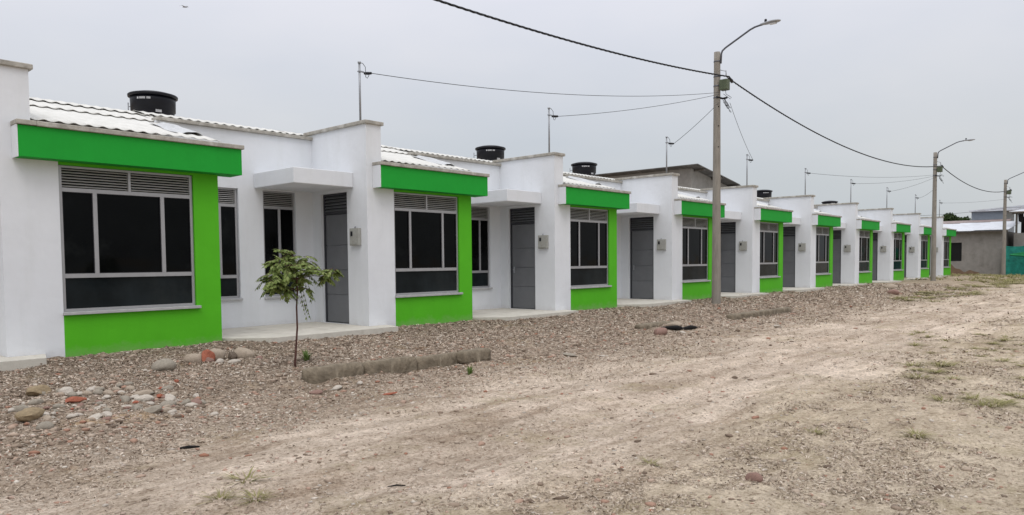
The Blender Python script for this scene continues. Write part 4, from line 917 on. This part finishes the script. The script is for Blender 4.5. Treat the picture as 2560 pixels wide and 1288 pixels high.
for (x, y, s_, lb) in ((5.33, 8.5, 1.15, 'small leafy green weed just right of the sapling stem'), (6.25, 6.35, .9, 'small green weed on the road side of the long curb'), (1.35, 10.9, 1.2, 'green weed at the foot of the cement slab at the left edge')):
    V_, F_ = tuft_mesh(60, .17, .075, int(x * 100), .011); o = fast_mesh('weed', V_, F_, M['weed']); o.location = (x, y, gz(x, y)); o.scale = (s_,) * 3; tag(o, lb, 'weed')

# ------------------------------------------------------------------ litter and gravel (uncountable)
def scatter(n, rng, dens):
    """positions thinning with distance from the street's near end"""
    xs = []; ys = []
    while len(xs) < n:
        m_ = 60000; u = rng.random(m_); rr = 3.2 * (40 / 3.2) ** u; th = R(42) + (rng.random(m_) - .5) * R(84)
        x = rr * np.cos(th); y = rr * np.sin(th); ok = (y < 11.2) & (y > -1.5) & (x > .3) & (rng.random(m_) < dens(x, y)); xs += list(x[ok]); ys += list(y[ok])
    return np.array(xs[:n]), np.array(ys[:n])
def dens_l(x, y):
    e = y + 1.6 * vnoise(x * .4, y, 1.1, 14) + .8 * vnoise(x, y, .4, 15)
    verge = sst(5.2, 6.4, e); side = sst(3.3, 2.4, -(-e)) * 0 + (1 - sst(2.2, 3.1, e)) * .55; cl = sst(-.1, .25, vnoise(x * .5, y, .5, 16) + vnoise(x, y, .16, 17))
    verge = verge * (.5 + .5 * sst(6.3, 7.6, e)); return np.clip(verge * .9 + side * cl + .10 * cl + .02, 0, 1)
n = 240000; x, y = scatter(n, RNG, dens_l); z = ground(x, y); rr = np.hypot(x, y)
sz = (0.005 + 0.014 * RNG.random(n) ** 2.2) * (0.42 + .11 * rr); th = RNG.random(n) * 6.283; el = RNG.normal(0, .35, n); cur = RNG.normal(0, .45, n); wd = sz * RNG.uniform(.10, .34, n)
c, s = np.cos(th), np.sin(th); dr = np.stack([c * np.cos(el), s * np.cos(el), np.sin(el)], -1); sd_ = np.stack([-s, c, RNG.normal(0, .4, n)], -1)
P0 = np.stack([x, y, z + sz * .22], -1); V = np.zeros((n, 6, 3))
for k, t in enumerate((-1, 0, 1)):
    w = (1.0 if t == 0 else .45); p = P0 + dr * (t * sz)[:, None] + sd_ * ((cur * sz * (t * t)) + 0)[:, None] * .8 + np.array([0, 0, 1]) * (sz * .25 * (1 - t * t))[:, None]
    V[:, 2 * k] = p - sd_ * (wd * w)[:, None]; V[:, 2 * k + 1] = p + sd_ * (wd * w)[:, None]
b_ = np.arange(n)[:, None, None] * 6; F_ = (b_ + np.array([(0, 1, 3, 2), (2, 3, 5, 4)])[None]).reshape(-1, 4)
tag(fast_mesh('dry_litter', V.reshape(-1, 3), F_, M['litter']), 'dry leaf and chip litter strewn over the verge and road', 'litter', kind='stuff')
def dens_g(x, y):
    e = y + 1.2 * vnoise(x * .4, y, 1.1, 24); return np.clip(sst(5.4, 6.6, e) * .8 + .12 + .9 * np.exp(-((x - 2.4) / 1.0) ** 2 - ((y - 7.4) / .8) ** 2), 0, 1)
b = bmesh.new(); bmesh.ops.create_icosphere(b, subdivisions=1, radius=1); IV = np.array([tuple(v.co) for v in b.verts]); IF = np.array([[v.index for v in f.verts] for f in b.faces]); b.free()
def pebbles(name, n, dens, smin, smax, pw, m, label, flat=(.4, .8), lo=0.8, hi=.06):
    x, y = scatter(n, RNG, dens); z = ground(x, y); rr = np.hypot(x, y)
    sz = (smin + smax * RNG.random(n) ** pw) * (lo + hi * rr); Q = IV[None] * (1 + RNG.normal(0, .18, (n, len(IV), 1))); Q = Q * np.stack([RNG.uniform(.8, 1.7, n), RNG.uniform(.7, 1.1, n), RNG.uniform(flat[0], flat[1], n)], -1)[:, None]
    th = RNG.random(n) * 6.283; c, s_ = np.cos(th)[:, None], np.sin(th)[:, None]; Q = np.stack([Q[..., 0] * c - Q[..., 1] * s_, Q[..., 0] * s_ + Q[..., 1] * c, Q[..., 2]], -1) * sz[:, None, None] + np.stack([x, y, z + sz * .12], -1)[:, None]
    F_ = (np.arange(n)[:, None, None] * len(IV) + IF[None]).reshape(-1, 3)
    tag(fast_mesh(name, Q.reshape(-1, 3), F_, M[m]), label, name, kind='stuff')
pebbles('gravel', 20000, dens_g, .004, .012, 3, 'gravel', 'loose gravel and crumbs scattered over the dirt')
def dens_c(x, y):
    e = y + 1.2 * vnoise(x * .4, y, .9, 34); cl = sst(-.05, .3, vnoise(x, y, .5, 35) + .5 * vnoise(x, y, .2, 36))
    return np.clip(sst(5.8, 6.8, e) * (.25 + cl) * .8 + .9 * sst(10.75, 11.0, y) + .02, 0, 1)
pebbles('soil_clods', 7000, dens_c, .008, .026, 2.6, 'clod', 'brown soil clods along the verge and wall foot', (.35, .7), .7, .05)

# ------------------------------------------------------------------ bird
bd = MB(); bd.tube([(-.28, 0, 0), (-.1, 0, .02), (.1, 0, .01), (.26, 0, -.02), (.34, 0, -.02)], [.02, .06, .065, .035, .01], 8)
for s_ in (-1, 1): bd.hull([(-.08, 0, .0), (.1, 0, .0), (.02, s_ * .3, .12), (-.08, s_ * .3, .12)], [(-.08, 0, .02), (.1, 0, .02), (.02, s_ * .3, .135), (-.08, s_ * .3, .135)]).hull([(.02, s_ * .3, .12), (-.08, s_ * .3, .12), (-.16, s_ * .62, .04), (-.12, s_ * .62, .04)], [(.02, s_ * .3, .135), (-.08, s_ * .3, .135), (-.16, s_ * .62, .045), (-.12, s_ * .62, .045)])
o = bd.build('bird', M['bird']); o.location = (18.07, 40, 15.15); o.scale = (.55, .55, .55); o.rotation_euler = (0.2, 0.1, -1.2); tag(o, 'tiny distant bird gliding in the sky at upper left', 'bird')
for me in [m_ for m_ in bpy.data.meshes if m_.users == 0]: bpy.data.meshes.remove(me)
